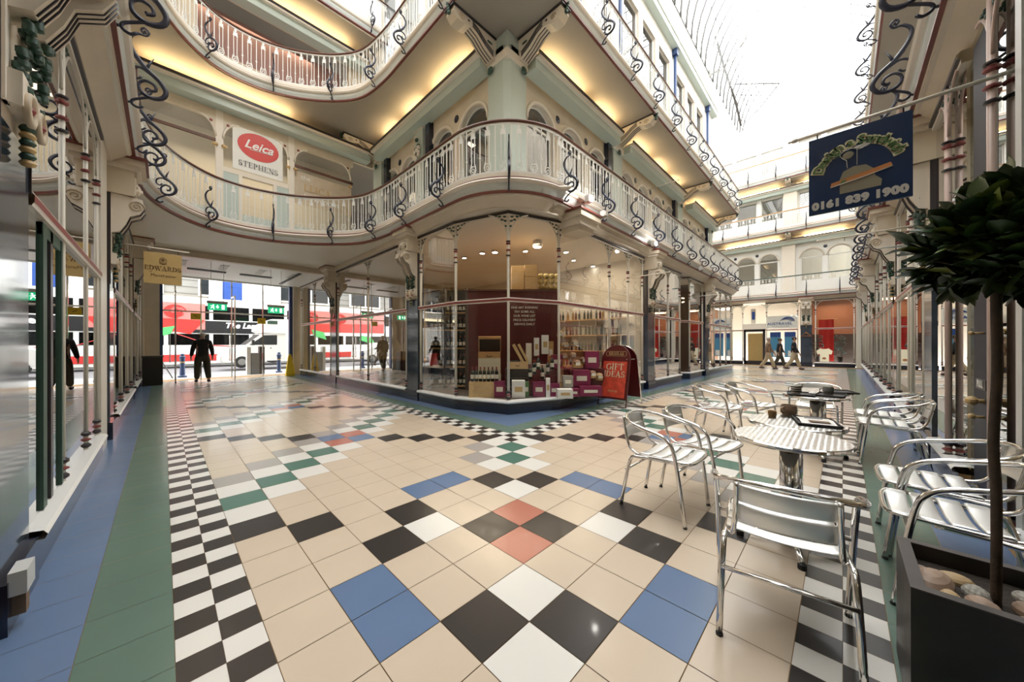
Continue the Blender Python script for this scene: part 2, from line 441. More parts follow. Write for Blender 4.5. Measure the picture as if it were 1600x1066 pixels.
# ---------------------------------------------------------------- void edge of the galleries
RAD = 1.45
right_run = [(21.2, 3.8), (5.435, 3.8)]
corner_run = arc(3.985 + RAD, 3.8 + RAD, RAD, 270, 180, 14)
curve_run = [tuple(p[:2]) for p in smooth_pts([(3.985, 6.6, 0), (3.985, 7.4, 0), (3.97, 8.2, 0), (3.82, 9.1, 0), (3.42, 9.72, 0), (2.8, 10.25, 0), (2.16, 10.58, 0), (1.53, 10.7, 0),
              (.93, 10.6, 0), (.47, 10.25, 0), (.12, 9.77, 0), (-.14, 9.2, 0), (-.26, 8.65, 0), (-.30, 8.0, 0), (-.30, 7.2, 0)], 4)]
left_run = [(-.30, 7.2), (-.30, -.45)]
edge_path = right_run + corner_run + curve_run + left_run[1:]
def inset(path, d):
    out = []; L = len(path)
    for i in range(L):
        a = Vector(path[i]) - Vector(path[i - 1]) if i else Vector(path[1]) - Vector(path[0])
        b = Vector(path[min(i + 1, L - 1)]) - Vector(path[i]) if i < L - 1 else a
        a.normalize(); b.normalize(); n = Vector((-a.y - b.y, a.x + b.x)).normalized()
        out.append((path[i][0] + n.x * d, path[i][1] + n.y * d))
    return out
PROF = [(-.3, 4.43), (.02, 4.43), (.02, 4.36), (.035, 4.348), (.035, 4.325), (.07, 4.315), (.088, 4.285), (.07, 4.25), (.035, 4.24), (.028, 4.18), (.0, 4.12), (.015, 4.108), (.015, 4.072)]
PMAT = ['pale_blue', 'cream_pale', 'red_line', 'red_line', 'cream_pale', 'cream_pale', 'cream_pale', 'cream_pale', 'pale_blue', 'pale_blue', 'red_line', 'red_line']
def fascia(name, path, dz, tail, label, loc):
    t = thing('balcony_fascia', label, 'balcony', loc)
    def seg(nm, a, b, mm, extra=[]):
        M().sweep(path, [(o, z + dz) for o, z in PROF[a:b + 1]], PMAT[a:b], smooth=False).build(nm, t)
    seg('kerb', 0, 2, None); seg('painted_line', 2, 4, None); seg('moulding', 4, 8, None); seg('cove', 8, 10, None)
    m = M().sweep(path, [(o, z + dz) for o, z in PROF[10:]], 'red_line'); m.sweep(path, [(.015, 4.072 + dz), (-.04, 4.072 + dz)], 'red_line'); m.build('lower_line', t)
    if tail: M().sweep(path, [(-.02, 4.07), (-.06, 4.055), (-.12, 4.0), (-.22, 3.92), (-.30, 3.90)], 'cream', smooth=True).build('cornice', t)
    return t
ip = inset(edge_path, -.035)
def slab(name, poly, z0, z1, ms, mt='shop_floor'):
    return struct(M().prism(poly, z0, z1, ms, side='cream').build(name))
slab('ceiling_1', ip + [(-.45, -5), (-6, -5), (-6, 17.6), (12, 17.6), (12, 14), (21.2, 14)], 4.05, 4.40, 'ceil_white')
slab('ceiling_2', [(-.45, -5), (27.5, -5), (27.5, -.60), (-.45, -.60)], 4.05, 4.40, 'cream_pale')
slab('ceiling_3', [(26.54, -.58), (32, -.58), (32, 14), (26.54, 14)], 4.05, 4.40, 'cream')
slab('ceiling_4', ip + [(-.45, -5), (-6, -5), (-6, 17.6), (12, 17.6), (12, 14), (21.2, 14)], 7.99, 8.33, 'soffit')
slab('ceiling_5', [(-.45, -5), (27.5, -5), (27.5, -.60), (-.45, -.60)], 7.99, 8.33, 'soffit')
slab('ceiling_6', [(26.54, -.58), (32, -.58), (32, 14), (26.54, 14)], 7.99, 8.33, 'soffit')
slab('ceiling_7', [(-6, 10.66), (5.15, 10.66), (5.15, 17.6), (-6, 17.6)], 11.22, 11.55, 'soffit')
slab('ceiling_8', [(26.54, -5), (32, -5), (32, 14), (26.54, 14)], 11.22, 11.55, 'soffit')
# lower ceiling inside the corner block, just above the shop windows
slab('ceiling_9', [(21.2, 4.0), (5.55, 4.0), (4.95, 4.12), (4.4, 4.6), (4.2, 5.3), (4.2, 17), (10, 17), (21.2, 12)], 3.90, 4.045, 'cream_pale')
b_path = right_run + corner_run + [(3.985, 6.6), (3.985, 8.6)]
fascia('a', right_run + corner_run + curve_run[:6], 0, True, 'cream and pale blue first-floor balcony front curving round the wine shop corner', (21.2, 3.8, 4.05))
fascia('b', curve_run[5:], 0, False, 'pale first-floor balcony front curving across the passage to the street doors', (1.5, 10.7, 4.05))
fascia('c', left_run, 0, True, 'cream cornice over the near left shop windows', (-.3, 3, 3.9))
fascia('d', [(2.5, -.573), (26.5, -.573)][::1] and [(-.28, -.573), (26.5, -.573)], 0, True, 'cream cornice with a red line above the cafe side shopfronts', (5, -.573, 3.9))
fascia('e', right_run + corner_run, 3.93, False, 'white second-floor balcony front with red edge above the wine shop', (21.2, 3.8, 8))
fascia('f', [(3.985, 5.25)] + curve_run, 3.93, False, 'white second-floor balcony front in a hanging curve above the showroom', (1.5, 10.7, 8))
fascia('g', [(-.28, -.573), (26.5, -.573)], 3.93, False, 'pale second-floor balcony edge high above the cafe tables', (5, -.573, 8))
fascia('h', [(5.3, 10.62), (-.3, 10.62)], 7.2, False, 'straight third-floor balcony front at the very top left', (2, 10.62, 11.2))
fascia('i', [(26.5, -.573), (26.5, 12)], 0, True, 'first-floor balcony front across the far end shops', (26.5, 3, 3.9))
fascia('j', [(26.5, -.573), (26.5, 12)], 3.93, False, 'second-floor balcony front across the far end', (26.5, 3, 8))
fascia('k', [(26.5, -.573), (26.5, 12)], 7.2, False, 'third-floor balcony front across the far end', (26.5, 3, 11.2))
# end faces of the corner block balconies
for dz in (0, 3.93):
    struct(M().box(21.15, 3.8, 4.06 + dz, 21.24, 9, 4.43 + dz, 'cream_pale').build('trim_end'))

# ---------------------------------------------------------------- balustrades
def ornate():
    m = M()
    for s in (-1, 1):
        m.tube([(s * .032, 0, .20), (s * .036, 0, .62), (s * .036, 0, .80)], .009, 'white', 4, smooth=False, caps=False)
    m.tube([(0.062 * math.cos(a), 0, .115 + .075 * math.sin(a)) for a in [2 * PI * i / 10 for i in range(10)]], .011, 'white', 4, closed=True, smooth=False)
    m.tube([(0.03 * math.cos(a), 0, .11 + .035 * math.sin(a)) for a in [2 * PI * i / 8 for i in range(8)]], .009, 'white', 4, closed=True, smooth=False)
    m.tube([(-.062, 0, .13), (-.05, 0, .19), (-.032, 0, .24)], .009, 'white', 4, smooth=False); m.tube([(.062, 0, .13), (.05, 0, .19), (.032, 0, .24)], .009, 'white', 4, smooth=False)
    m.box(-.045, -.008, .0, .045, .008, .035, 'white'); m.box(-.05, -.008, .70, .05, .008, .725, 'white')
    m.add([(-.045, -.008, .725), (.045, -.008, .725), (.014, -.008, .80), (.028, -.008, .845), (0, -.008, .89), (-.028, -.008, .845), (-.014, -.008, .80)], [(0, 1, 2, 3, 4, 5, 6)], 'white')
    m.add([(-.045, .008, .725), (.045, .008, .725), (.014, .008, .80), (.028, .008, .845), (0, .008, .89), (-.028, .008, .845), (-.014, .008, .80)], [(6, 5, 4, 3, 2, 1, 0)], 'white')
    return m.mesh('ornate_baluster')
def plain():
    m = M(); m.tube([(0, 0, 0), (0, 0, .87)], .0115, 'white', 4, smooth=False, caps=False); m.box(-.018, -.01, .30, .018, .01, .32, 'white'); m.box(-.02, -.01, .0, .02, .01, .03, 'white'); return m.mesh('plain_baluster')
ME_O, ME_P = ornate(), plain()
def walk(path, step, start=0.):
    P = [Vector(p) for p in path]; d = start; acc = 0; out = []
    for i in range(len(P) - 1):
        L = (P[i + 1] - P[i]).length; t = (P[i + 1] - P[i]) / max(L, 1e-9)
        while d <= acc + L: q = P[i] + t * (d - acc); out.append((q.x, q.y, math.atan2(t.y, t.x))); d += step
        acc += L
    return out
def balustrade(path, zb, label, group=None, plainonly=False, step=.29, rail='brown_rail'):
    ctr = path[len(path) // 2]
    t = thing('balustrade', label, 'railing', (ctr[0], ctr[1], zb), group=group)
    M().sweep(path, [(-.035, zb + .93), (-.02, zb + .955), (.025, zb + .955), (.04, zb + .93), (.03, zb + .905), (-.03, zb + .905), (-.035, zb + .93)], rail).build('handrail', t)
    m = M(); m.sweep(path, [(-.015, zb + .875), (-.015, zb + .90), (.015, zb + .90), (.015, zb + .875), (-.015, zb + .875)], 'white')
    m.build('top_rail', t); M().sweep(path, [(-.02, zb), (-.02, zb + .03), (.02, zb + .03), (.02, zb)], 'white').build('bottom_rail', t)
    inv = wmat(t).inverted()
    for (x, y, a) in walk(path, step, .08): put('ornate_baluster', ME_O, t, inv @ frame((x, y, zb), a))
    for (x, y, a) in walk(path, step, .08 + step / 2): put('plain_baluster', ME_P, t, inv @ frame((x, y, zb), a))
    return t
balustrade(right_run, 4.43, 'white iron balustrade with brown handrail along the right front above the wine shop')
balustrade(corner_run + curve_run[:2], 4.43, 'curved white iron balustrade with brown rail on the corner above the wine shop')
balustrade(curve_run[1:], 4.43, 'sagging curve of white balustrade in front of the camera showroom')
balustrade(right_run, 8.36, 'white balustrade of the upper right gallery below the glass roof')
balustrade([(3.985, 5.25)] + curve_run, 8.36, 'white balustrade in a hanging curve at the top left gallery')
balustrade(corner_run, 8.36, 'short corner balustrade of the second floor over the pale column')
balustrade([(5.3, 10.62), (-.3, 10.62)], 11.63, 'straight white balustrade at the uppermost left gallery')
for z, s, rl in ((4.43, 'lowest', 'leaf_iron'), (8.36, 'middle', 'wood'), (11.63, 'topmost', 'wood')):
    balustrade([(26.5, -.55), (26.5, 8.8)], z, 'white balustrade across the far end, %s of the three' % s, rail=rl, step=.33)

# ---------------------------------------------------------------- wrought iron scroll brackets
def bracket_mesh():
    S = .95 / 312.
    def c(pts): return [(0, (x - 398) * S, (352 - y) * S) for x, y in pts]
    m = M()
    m.tube(smooth_pts(c([(436, 70), (428, 60), (436, 48), (448, 58), (440, 76), (418, 80), (398, 105), (400, 135), (414, 165), (440, 200), (476, 230), (494, 264), (482, 294), (452, 306), (426, 292), (422, 264), (440, 246), (462, 252), (466, 272), (450, 280)]), 3),
           [.012] * 15 + [.016 + .010 * math.sin(PI * min(1, i / 30)) for i in range(43)], 'iron', 5)
    m.tube(smooth_pts(c([(452, 304), (424, 322), (404, 338), (404, 352), (420, 358), (432, 348)]), 3), .014, 'iron', 5)
    m.tube(smooth_pts(c([(452, 216), (426, 204), (402, 216), (400, 240), (416, 250), (428, 238)]), 3), .013, 'iron', 5)
    m.tube(c([(462, 150), (448, 180), (440, 205)]), [.002, .014, .02], 'iron', 5); m.tube(c([(410, 175), (428, 192), (446, 210)]), [.002, .013, .018], 'iron', 5)
    m.ball((0, (452 - 398) * S, (352 - 276) * S), .016, 'iron', 6); m.ball((0, (438 - 398) * S, (352 - 62) * S), .017, 'iron', 6)
    m.tube(c([(396, 270), (424, 276)]), .012, 'iron', 4); m.tube(c([(385, 352), (404, 345)]), .012, 'iron', 4)
    return m.mesh('scroll_bracket')
ME_B = bracket_mesh()
def bracket(x, y, z, ang, label, group):
    o = bpy.data.objects.new('scroll_bracket', ME_B); C.objects.link(o)
    o.matrix_basis = frame((x, y, z), ang)
    tag(o, label, 'bracket', group)
def brackets(path, step, start, z, where, group, off=.03):
    for n, (x, y, a) in enumerate(walk(path, step, start)):
        bracket(x - math.sin(a) * off, y + math.cos(a) * off, z, a, 'black iron scroll bracket, %s along %s' % (ORD[n], where), group)
SP = 1.47
cp = corner_run; mid = cp[7]
for dz, lv in ((0, 'lower'), (3.93, 'upper')):
    bracket(mid[0] - .03, mid[1] - .03, 4.09 + dz, math.radians(135), 'black iron bracket on the very corner of the %s balcony' % lv, 'corner brackets')
    brackets(right_run[::-1], SP, .05, 4.09 + dz, 'the %s right-hand gallery from the corner' % lv, '%s right brackets' % lv, -.03)
    pl = [(3.985, 5.3)] + curve_run
    brackets(pl, SP, .3, 4.09 + dz, 'the %s curved gallery from the corner' % lv, '%s curve brackets' % lv)
for o in [o for o in C.objects if o.name.startswith('scroll_bracket') and 'right-hand gallery' in o['label']]:
    o.matrix_basis = o.matrix_basis @ Matrix.Rotation(PI, 4, 'Z')
brackets([(-.30, 7.0), (-.30, 1.2)], 1.3, .0, 4.09, 'the cornice over the near left shop', 'left brackets')
brackets([(3.1, -.573), (25.5, -.573)], 1.4, .0, 4.09, 'the cornice above the cafe side shops', 'cafe side brackets')
brackets([(4.2, -.573), (25.5, -.573)], 1.4, .0, 8.02, 'the upper edge high above the cafe side', 'cafe side upper brackets')
for zz, s in ((4.09, 'lowest'), (8.02, 'middle'), (11.29, 'topmost')):
    brackets([(26.5, 0.1), (26.5, 5.6)], 1.37, .0, zz, 'the %s far end balcony' % s, 'far end brackets')
brackets([(5.0, 10.62), (0.2, 10.62)], 1.5, .3, 11.29, 'the uppermost left balcony', 'uppermost brackets')
# ---------------------------------------------------------------- shopfronts
def mullion(parent, x, y, a, zb=.27, zt=3.84, brk=True, r=.028, pink=False, sides=(-1, 1)):
    T = frame((x, y, 0), a); m = M(); c = 'pink_pipe' if pink else 'mullion_white'
    m.tube([(0, 0, zb), (0, 0, zt)], r, c, 8, T)
    for z, h, q in ((zb + .02, .05, 'black_line'), (zb + .09, .03, 'ring_red'), (zb + .14, .05, 'black_line'), (3.02, .03, 'black_line'), (3.12, .035, 'ring_red'), (3.24, .045, 'ring_red'), (3.29, .03, 'black_line')):
        m.lathe([(r + .001, z), (r + .018, z + h * .3), (r + .018, z + h * .7), (r + .001, z + h)], q, 8, T=T)
    mu = m.build('mullion', parent)
    if brk:
        b = M()
        for s in sides:
            b.tube([(s * (.02 + .36 * (1 - math.cos(t))), 0, 3.36 + .44 * math.sin(t)) for t in [PI / 2 * i / 6 for i in range(7)]], .014, c, 4, T)
            for i, (u, v) in enumerate([(.05, 3.6), (.06, 3.7), (.12, 3.72), (.07, 3.78), (.17, 3.78), (.24, 3.79)]):
                b.ball((s * u, 0, v), (.035, .012, .022), 'leaf_iron', 6, T)
        b.build('spandrel', mu)
    return mu
nwin = [0]
def shopfront(path, mulls, gm='glass', r=.028, sides=None, plinth='navy', brk=True, zs=.2, trans=True, pink=False):
    nwin[0] += 1
    t = thing('window_%d' % nwin[0], None, None, (path[0][0], path[0][1], 0)); struct(t)
    z = zs
    M().sweep(path, [(.045, 0), (.045, z), (-.05, z)], plinth).build('plinth', t)
    M().sweep(path, [(.045, z), (.075, z + .005), (.085, z + .03), (.07, z + .055), (0, z + .065), (-.06, z + .065), (-.06, z)], 'white_gloss').build('sill', t)
    if trans: M().sweep(path, [(0, 2.15), (.03, 2.15), (.035, 2.165), (.04, 2.17), (.04, 2.215), (.035, 2.22), (.03, 2.235), (0, 2.235)], ['mullion_white', 'mullion_white', 'mullion_white', 'ring_red', 'mullion_white', 'mullion_white', 'mullion_white']).build('transom', t)
    M().sweep(path, [(-.03, 3.79), (.03, 3.79), (.03, 3.83), (.055, 3.835), (.055, 3.875), (.03, 3.90), (-.03, 3.90)], ['cream_pale', 'cream_pale', 'black_line', 'black_line', 'cream', 'cream']).build('head', t)
    g = M()
    for i in range(len(path) - 1):
        a, b = path[i], path[i + 1]; g.quad((a[0], a[1], z + .06), (b[0], b[1], z + .06), (b[0], b[1], 3.8), (a[0], a[1], 3.8), gm)
    g.build('pane', t)
    for q in mulls: mullion(t, q[0], q[1], q[2], z + .06, brk=brk, pink=pink, r=r)
    return t
def am(p, q): return math.atan2(q[1] - p[1], q[0] - p[0])
def along(p, q, ds, extra=None):
    a = am(p, q); return [(p[0] + math.cos(a) * d, p[1] + math.sin(a) * d, a) for d in ds]
# corner wine shop: faceted bow
A_, B_, C_ = (5.78, 4.12), (4.68, 4.5), (4.305, 5.65)
path = [(9.98, 4.12), A_, B_, C_, (4.305, 7.06)]
mu = along((9.98, 4.12), A_, [.06, 1.0, 2.05]) + [(A_[0], A_[1], (PI + am(A_, B_)) / 2 if am(A_, B_) > 0 else PI)]
mu[-1] = (A_[0], A_[1], PI - .17); mu += [(B_[0], B_[1], math.radians(135)), (C_[0], C_[1], PI / 2 + .16), (4.305, 7.0, PI / 2)]
shopfront(path, mu, 'glass_clear')
shopfront([(4.305, 7.6), (4.305, 12.4)], along((4.305, 7.6), (4.305, 12.4), [.06, 2.3, 4.75]), brk=True)
shopfront([(4.305, 13.0), (4.305, 16.8)], along((4.305, 13.0), (4.305, 16.8), [.06, 1.9, 3.75]))
shopfront([(13.2, 4.12), (10.75, 4.12)], along((13.2, 4.12), (10.75, 4.12), [.05, 1.2, 2.4]), 'glass_refl')
shopfront([(16.0, 4.12), (14.2, 4.12), (13.75, 4.75)], along((16.0, 4.12), (14.2, 4.12), [.05, 1.75]))
shopfront([(21.1, 4.12), (16.6, 4.12)], along((21.1, 4.12), (16.6, 4.12), [.05, 1.1, 2.2, 3.3, 4.4]), 'glass_refl')
# left wall
shopfront([(-.57, 6.35), (-.57, 3.3)], along((-.57, 6.35), (-.57, 3.3), [.06, .85, 2.0]), 'glass_refl', r=.018)
shopfront([(-.57, 12.4), (-.57, 8.0)], along((-.57, 12.4), (-.57, 8.0), [.06, 1.4, 2.9, 4.3]), 'glass_refl')
shopfront([(-.57, 16.6), (-.57, 13.0)], along((-.57, 16.6), (-.57, 13.0), [.06, 1.8, 3.5]), 'glass_refl')
shopfront([(-.57, 2.4), (-.57, -.7)], along((-.57, 2.4), (-.57, -.7), [1.2]), 'glass_refl')
# cafe side
shopfront([(-.5, -.762), (3.55, -.762)], along((-.5, -.762), (3.55, -.762), [2.6]), 'glass_refl', pink=True, r=.022)
shopfront([(4.95, -.762), (6.3, -.762)], [], 'glass_refl', pink=True, r=.022)
shopfront([(7.0, -.762), (10.1, -.762)], along((7.0, -.762), (10.1, -.762), [.06, 1.2, 1.5, 3.0]), 'glass_refl')
shopfront([(10.7, -.762), (16.0, -.762)], along((10.7, -.762), (16.0, -.762), [.06, 1.2, 2.4, 3.6, 5.2]), 'glass_refl')
shopfront([(16.6, -.762), (26.7, -.762)], along((16.6, -.762), (26.7, -.762), [.06, 2, 4, 6, 7.9, 9.8]), 'glass_refl')
# far end
shopfront([(26.8, -.5), (26.8, 1.15)], along((26.8, -.5), (26.8, 1.15), [.05, 1.6]), brk=True)
shopfront([(26.8, 1.85), (26.8, 3.4)], along((26.8, 1.85), (26.8, 3.4), [.03, 1.5]))
shopfront([(26.8, 4.55), (26.8, 5.2)], along((26.8, 4.55), (26.8, 5.2), [.03, .6]))
# shop door on the cafe side between the pink pipes, glass door frames
def door(n, x0, x1, y, col='navy'):
    t = struct(thing('door_%d' % n, None, None, (x0, y, 0)))
    m = M(); m.box(x0, y - .03, .02, x0 + .11, y + .03, 2.2, col); m.box(x1 - .11, y - .03, .02, x1, y + .03, 2.2, col); m.box(x0, y - .03, .02, x1, y + .03, .3, col); m.box(x0, y - .03, 2.05, x1, y + .03, 2.2, col)
    m.build('door_frame', t)
    g = M(); g.quad((x0 + .1, y, .3), (x1 - .1, y, .3), (x1 - .1, y, 2.1), (x0 + .1, y, 2.1), 'glass_refl'); g.build('door_pane', t)
    return t
d1 = struct(thing('door_1', None, None, (4.2, -.79, 0)))
M().box(4.30, -.82, .03, 4.72, -.76, 3.75, 'navy_matt').build('door_stile', d1)
M().box(4.72, -.80, .03, 4.95, -.78, 3.75, 'glass_refl').build('door_pane', d1)
M().box(3.55, -.80, .03, 4.30, -.78, 3.75, 'glass_refl').build('side_pane', d1)
M().box(3.52, -.83, .0, 3.62, -.73, 3.9, 'grey_plastic').build('door_post', d1)
kn = M()
for z, r in ((.90, .036), (.78, .022), (1.42, .018)): kn.ball((4.42, -.70, z), r, 'gold', 10); kn.tube([(4.42, -.76, z), (4.42, -.70, z)], r * .5, 'gold', 8)
kn.build('door_knob', d1)
pl_ = M(); pl_.box(4.36, -.758, .985, 4.62, -.752, 1.065, 'black_line'); text(pl_, 'PULL', .075, 'white', frame((4.49, -.749, 1.025), PI), .001, bold=.002); pl_.build('push_plate', d1)
mullion(d1, 4.12, -.74, 0, 0, 3.85, True, .024, True); mullion(d1, 5.45, -.73, 0, .2, 3.85, True, .024, True)
door(2, 13.3, 14.1, 5.0)
d5 = struct(thing('door_5', None, None, (-.6, 4, .27)))
M().box(-.61, 3.66, .27, -.555, 3.76, 2.14, 'leaf_iron').box(-.60, 3.90, .27, -.56, 3.97, 2.14, 'black_line').box(-.61, 4.22, .27, -.555, 4.27, 2.14, 'leaf_iron').box(-.6, 3.66, 2.06, -.56, 4.27, 2.14, 'leaf_iron').build('door_frame', d5)
# recessed entrance floor strip and jambs
struct(M().box(13.2, 5.3, 0, 13.25, 4.12, 3.9, 'dark').box(13.2, 5.3, 0, 14.3, 5.35, 3.9, 'dark').box(14.2, 4.75, 0, 14.25, 5.3, 3.9, 'dark').build('wall_entrance'))
struct(M().box(-.66, 6.35, 0, -.54, 6.95, 3.9, 'mullion_white').build('trim_1')); struct(M().box(-.62, 16.6, 0, -.48, 17.0, 4.05, 'cream').build('trim_2'))

# ---------------------------------------------------------------- pilasters with console capitals
def pilaster():
    t = thing('shop_pilaster', 'x', 'pilaster')
    M().box(-.25, -.1, .22, .25, .06, 2.42, 'navy_marble').build('shaft', t); M().box(-.28, -.1, 0, .28, .09, .24, 'navy').build('base', t)
    m = M(); m.box(-.25, -.1, 2.42, .25, .06, 3.5, 'cream'); m.box(.15, .06, 2.5, .22, .075, 3.3, 'cream_pale'); m.box(-.22, .06, 2.5, -.15, .075, 3.3, 'cream_pale'); m.box(.252, -.1, 2.2, .262, .07, 3.5, 'black_line'); m.box(-.262, -.1, 2.2, -.252, .07, 3.5, 'black_line'); m.build('neck', t)
    c = M()
    for s in (-1, 1):
        x = s * .115
        prof = [(0, 2.95), (.10, 2.98), (.16, 3.10), (.20, 3.22), (.30, 3.28), (.35, 3.38), (.33, 3.50), (0, 3.52)]
        TT = Matrix.Translation((x, .05, 0)) @ Matrix(((0, 0, 1, 0), (1, 0, 0, 0), (0, 1, 0, 0), (0, 0, 0, 1)))
        c.prism(prof, -.075, .075, 'cream_pale', TT, side='cream')
        for xx in (-.082, .082):
            sp = [(x + xx, .05 + .27 + .085 * (1 - i / 22) * math.cos(i * .6), 3.38 + .085 * (1 - i / 22) * math.sin(i * .6)) for i in range(20)]
            c.tube(sp, .012, 'cream_dark', 5)
        for q in range(3): c.tube([(x - .04 + q * .04, .05 + a + .004, b) for a, b in [(.10, 2.98), (.16, 3.10), (.20, 3.22), (.30, 3.28), (.35, 3.38)]], .005, 'black_line', 4)
    c.build('console', t)
    f = M(); R2 = random.Random(3)
    for s in (-1, 1):
        for i in range(34):
            z = 2.62 + i * .0165; f.ball((s * .115 + R2.uniform(-.05, .05), .085 + R2.uniform(0, .05) + .05 * (z - 2.6), z), (R2.uniform(.02, .04), .025, R2.uniform(.018, .035)), 'leaf_iron', 6)
    f.build('foliage', t)
    b = M(); b.box(-.2, .05, 2.50, .2, .12, 2.66, 'cream_pale')
    for s in (-1, 1): b.tube([(s * .1 + .07 * math.cos(a), .125, 2.52 + .07 * math.sin(a)) for a in [2 * PI * i / 12 for i in range(12)]], .016, 'cream_dark', 5, closed=True); b.ball((s * .1, .12, 2.52), .025, 'ring_red', 8)
    for i in range(6): b.ball((s * .0, .10, 2.46 - i * .035), (.045 - i * .005, .03, .022), 'gold' if i % 2 else 'leaf_iron', 8)
    b.build('pendant', t)
    h = M(); h.box(-.23, -.1, 3.52, .23, .30, 3.84, 'cream'); h.box(-.19, .30, 3.55, .19, .315, 3.58, 'cream_pale'); h.box(-.19, .30, 3.78, .19, .315, 3.81, 'cream_pale'); h.box(-.19, .30, 3.55, -.165, .315, 3.81, 'cream_pale'); h.box(.165, .30, 3.55, .19, .315, 3.81, 'cream_pale')
    h.build('capital_block', t)
    fc = M(); fc.ball((0, .31, 3.68), (.065, .055, .085), 'cream_pale', 10); fc.ball((0, .365, 3.67), (.014, .02, .03), 'cream_pale', 6)
    for s in (-1, 1): fc.ball((s * .085, .31, 3.71), (.05, .03, .035), 'cream_pale', 8); fc.box(s * .10, .302, 3.60, s * .15, .306, 3.66, 'black_line'); fc.ball((s * .07, .31, 3.62), (.04, .025, .03), 'cream_dark', 6)
    fc.build('relief_mask', t)
    a = M()
    for (d, z0, z1, cc) in ((.32, 3.84, 3.88, 'cream'), (.36, 3.88, 3.94, 'cream_pale'), (.41, 3.94, 4.03, 'cream'), (.44, 4.03, 4.07, 'red_line')): a.box(-(d - .09), -.1, z0, d - .09, d, z1, cc)
    a.build('abacus', t)
    return t
pil0 = pilaster(); first = [True]
def place_pil(x, y, a, label, sc_=1):
    if first[0]: o = pil0; o.matrix_basis = frame((x, y, 0), a); first[0] = False
    else: o = dup(pil0, T=frame((x, y, 0), a))
    o['label'] = label; o['group'] = 'shopfront pilasters'
S_ = ' shopfront pilaster with carved cream capital, '
place_pil(4.33, 7.33, PI / 2, 'dark navy' + S_ + 'just left of the wine shop bow window')
place_pil(4.33, 12.70, PI / 2, 'dark navy' + S_ + 'nearest the wet floor sign')
place_pil(10.35, 4.09, PI, 'dark navy' + S_ + 'right behind the red pavement sign')
place_pil(16.28, 4.09, PI, 'dark navy' + S_ + 'second beyond the red pavement sign')
place_pil(-.60, 2.98, -PI / 2, 'glossy blue-grey' + S_ + 'at the left edge of view')
place_pil(-.60, 7.55, -PI / 2, 'dark' + S_ + 'beside the hanging gold sign')
place_pil(-.60, 12.70, -PI / 2, 'dark' + S_ + 'last before the street doors')
place_pil(6.68, -.80, 0, 'pale' + S_ + 'behind the bay tree foliage')
place_pil(10.4, -.80, 0, 'cream' + S_ + 'second along the cafe side')
place_pil(16.3, -.80, 0, 'cream' + S_ + 'third along the cafe side')
place_pil(21.0, -.80, 0, 'cream' + S_ + 'fourth along the cafe side')
place_pil(26.83, 1.5, PI / 2, 'navy' + S_ + 'between the two far end shops')
# ceiling block carried by the cornice on the right of the bow window
t = thing('cornice_block', 'moulded cream cornice block on the balcony above the bow window', 'cornice', (6.1, 3.9, 3.7))
m = M()
for (d, z0, z1, cc) in ((.05, 3.62, 3.72, 'cream'), (.10, 3.72, 3.86, 'cream_pale'), (.16, 3.86, 3.98, 'cream')): m.box(5.9 - d, 3.72 - d, z0, 6.35 + d, 4.1, z1, cc)
m.build('block', t); M().box(5.72, 3.54, 3.98, 6.53, 4.1, 4.02, 'red_line').build('edge', t)

# ---------------------------------------------------------------- upper walls with openings
def wall_holes(m, L, z0, z1, holes, col, d=.16, jamb='cream_pale'):
    """front at y=0, outward +y. holes: (cx, w, zb, zs, arched)"""
    x = 0.
    for cx, w_, zb, zs, ar in sorted(holes):
        a, b = cx - w_ / 2, cx + w_ / 2
        m.quad((x, 0, z0), (x, 0, z1), (a, 0, z1), (a, 0, z0), col)
        if zb > z0: m.quad((a, 0, z0), (a, 0, zb), (b, 0, zb), (b, 0, z0), col)
        top = [(cx - w_ / 2 * math.cos(t), zs + (w_ / 2 * math.sin(t) if ar else 0)) for t in ([PI * i / 12 for i in range(13)] if ar else [0, PI])]
        for (ax, az), (bx, bz) in zip(top, top[1:]):
            m.quad((ax, 0, az), (ax, 0, z1), (bx, 0, z1), (bx, 0, bz), col); m.quad((ax, 0, az), (bx, 0, bz), (bx, -d, bz), (ax, -d, az), jamb)
        m.quad((a, 0, zb), (a, 0, zs), (a, -d, zs), (a, -d, zb), jamb); m.quad((b, 0, zs), (b, 0, zb), (b, -d, zb), (b, -d, zs), jamb); m.quad((a, 0, zb), (a, -d, zb), (b, -d, zb), (b, 0, zb), jamb)
        x = b
    m.quad((x, 0, z0), (x, 0, z1), (L, 0, z1), (L, 0, z0), col)
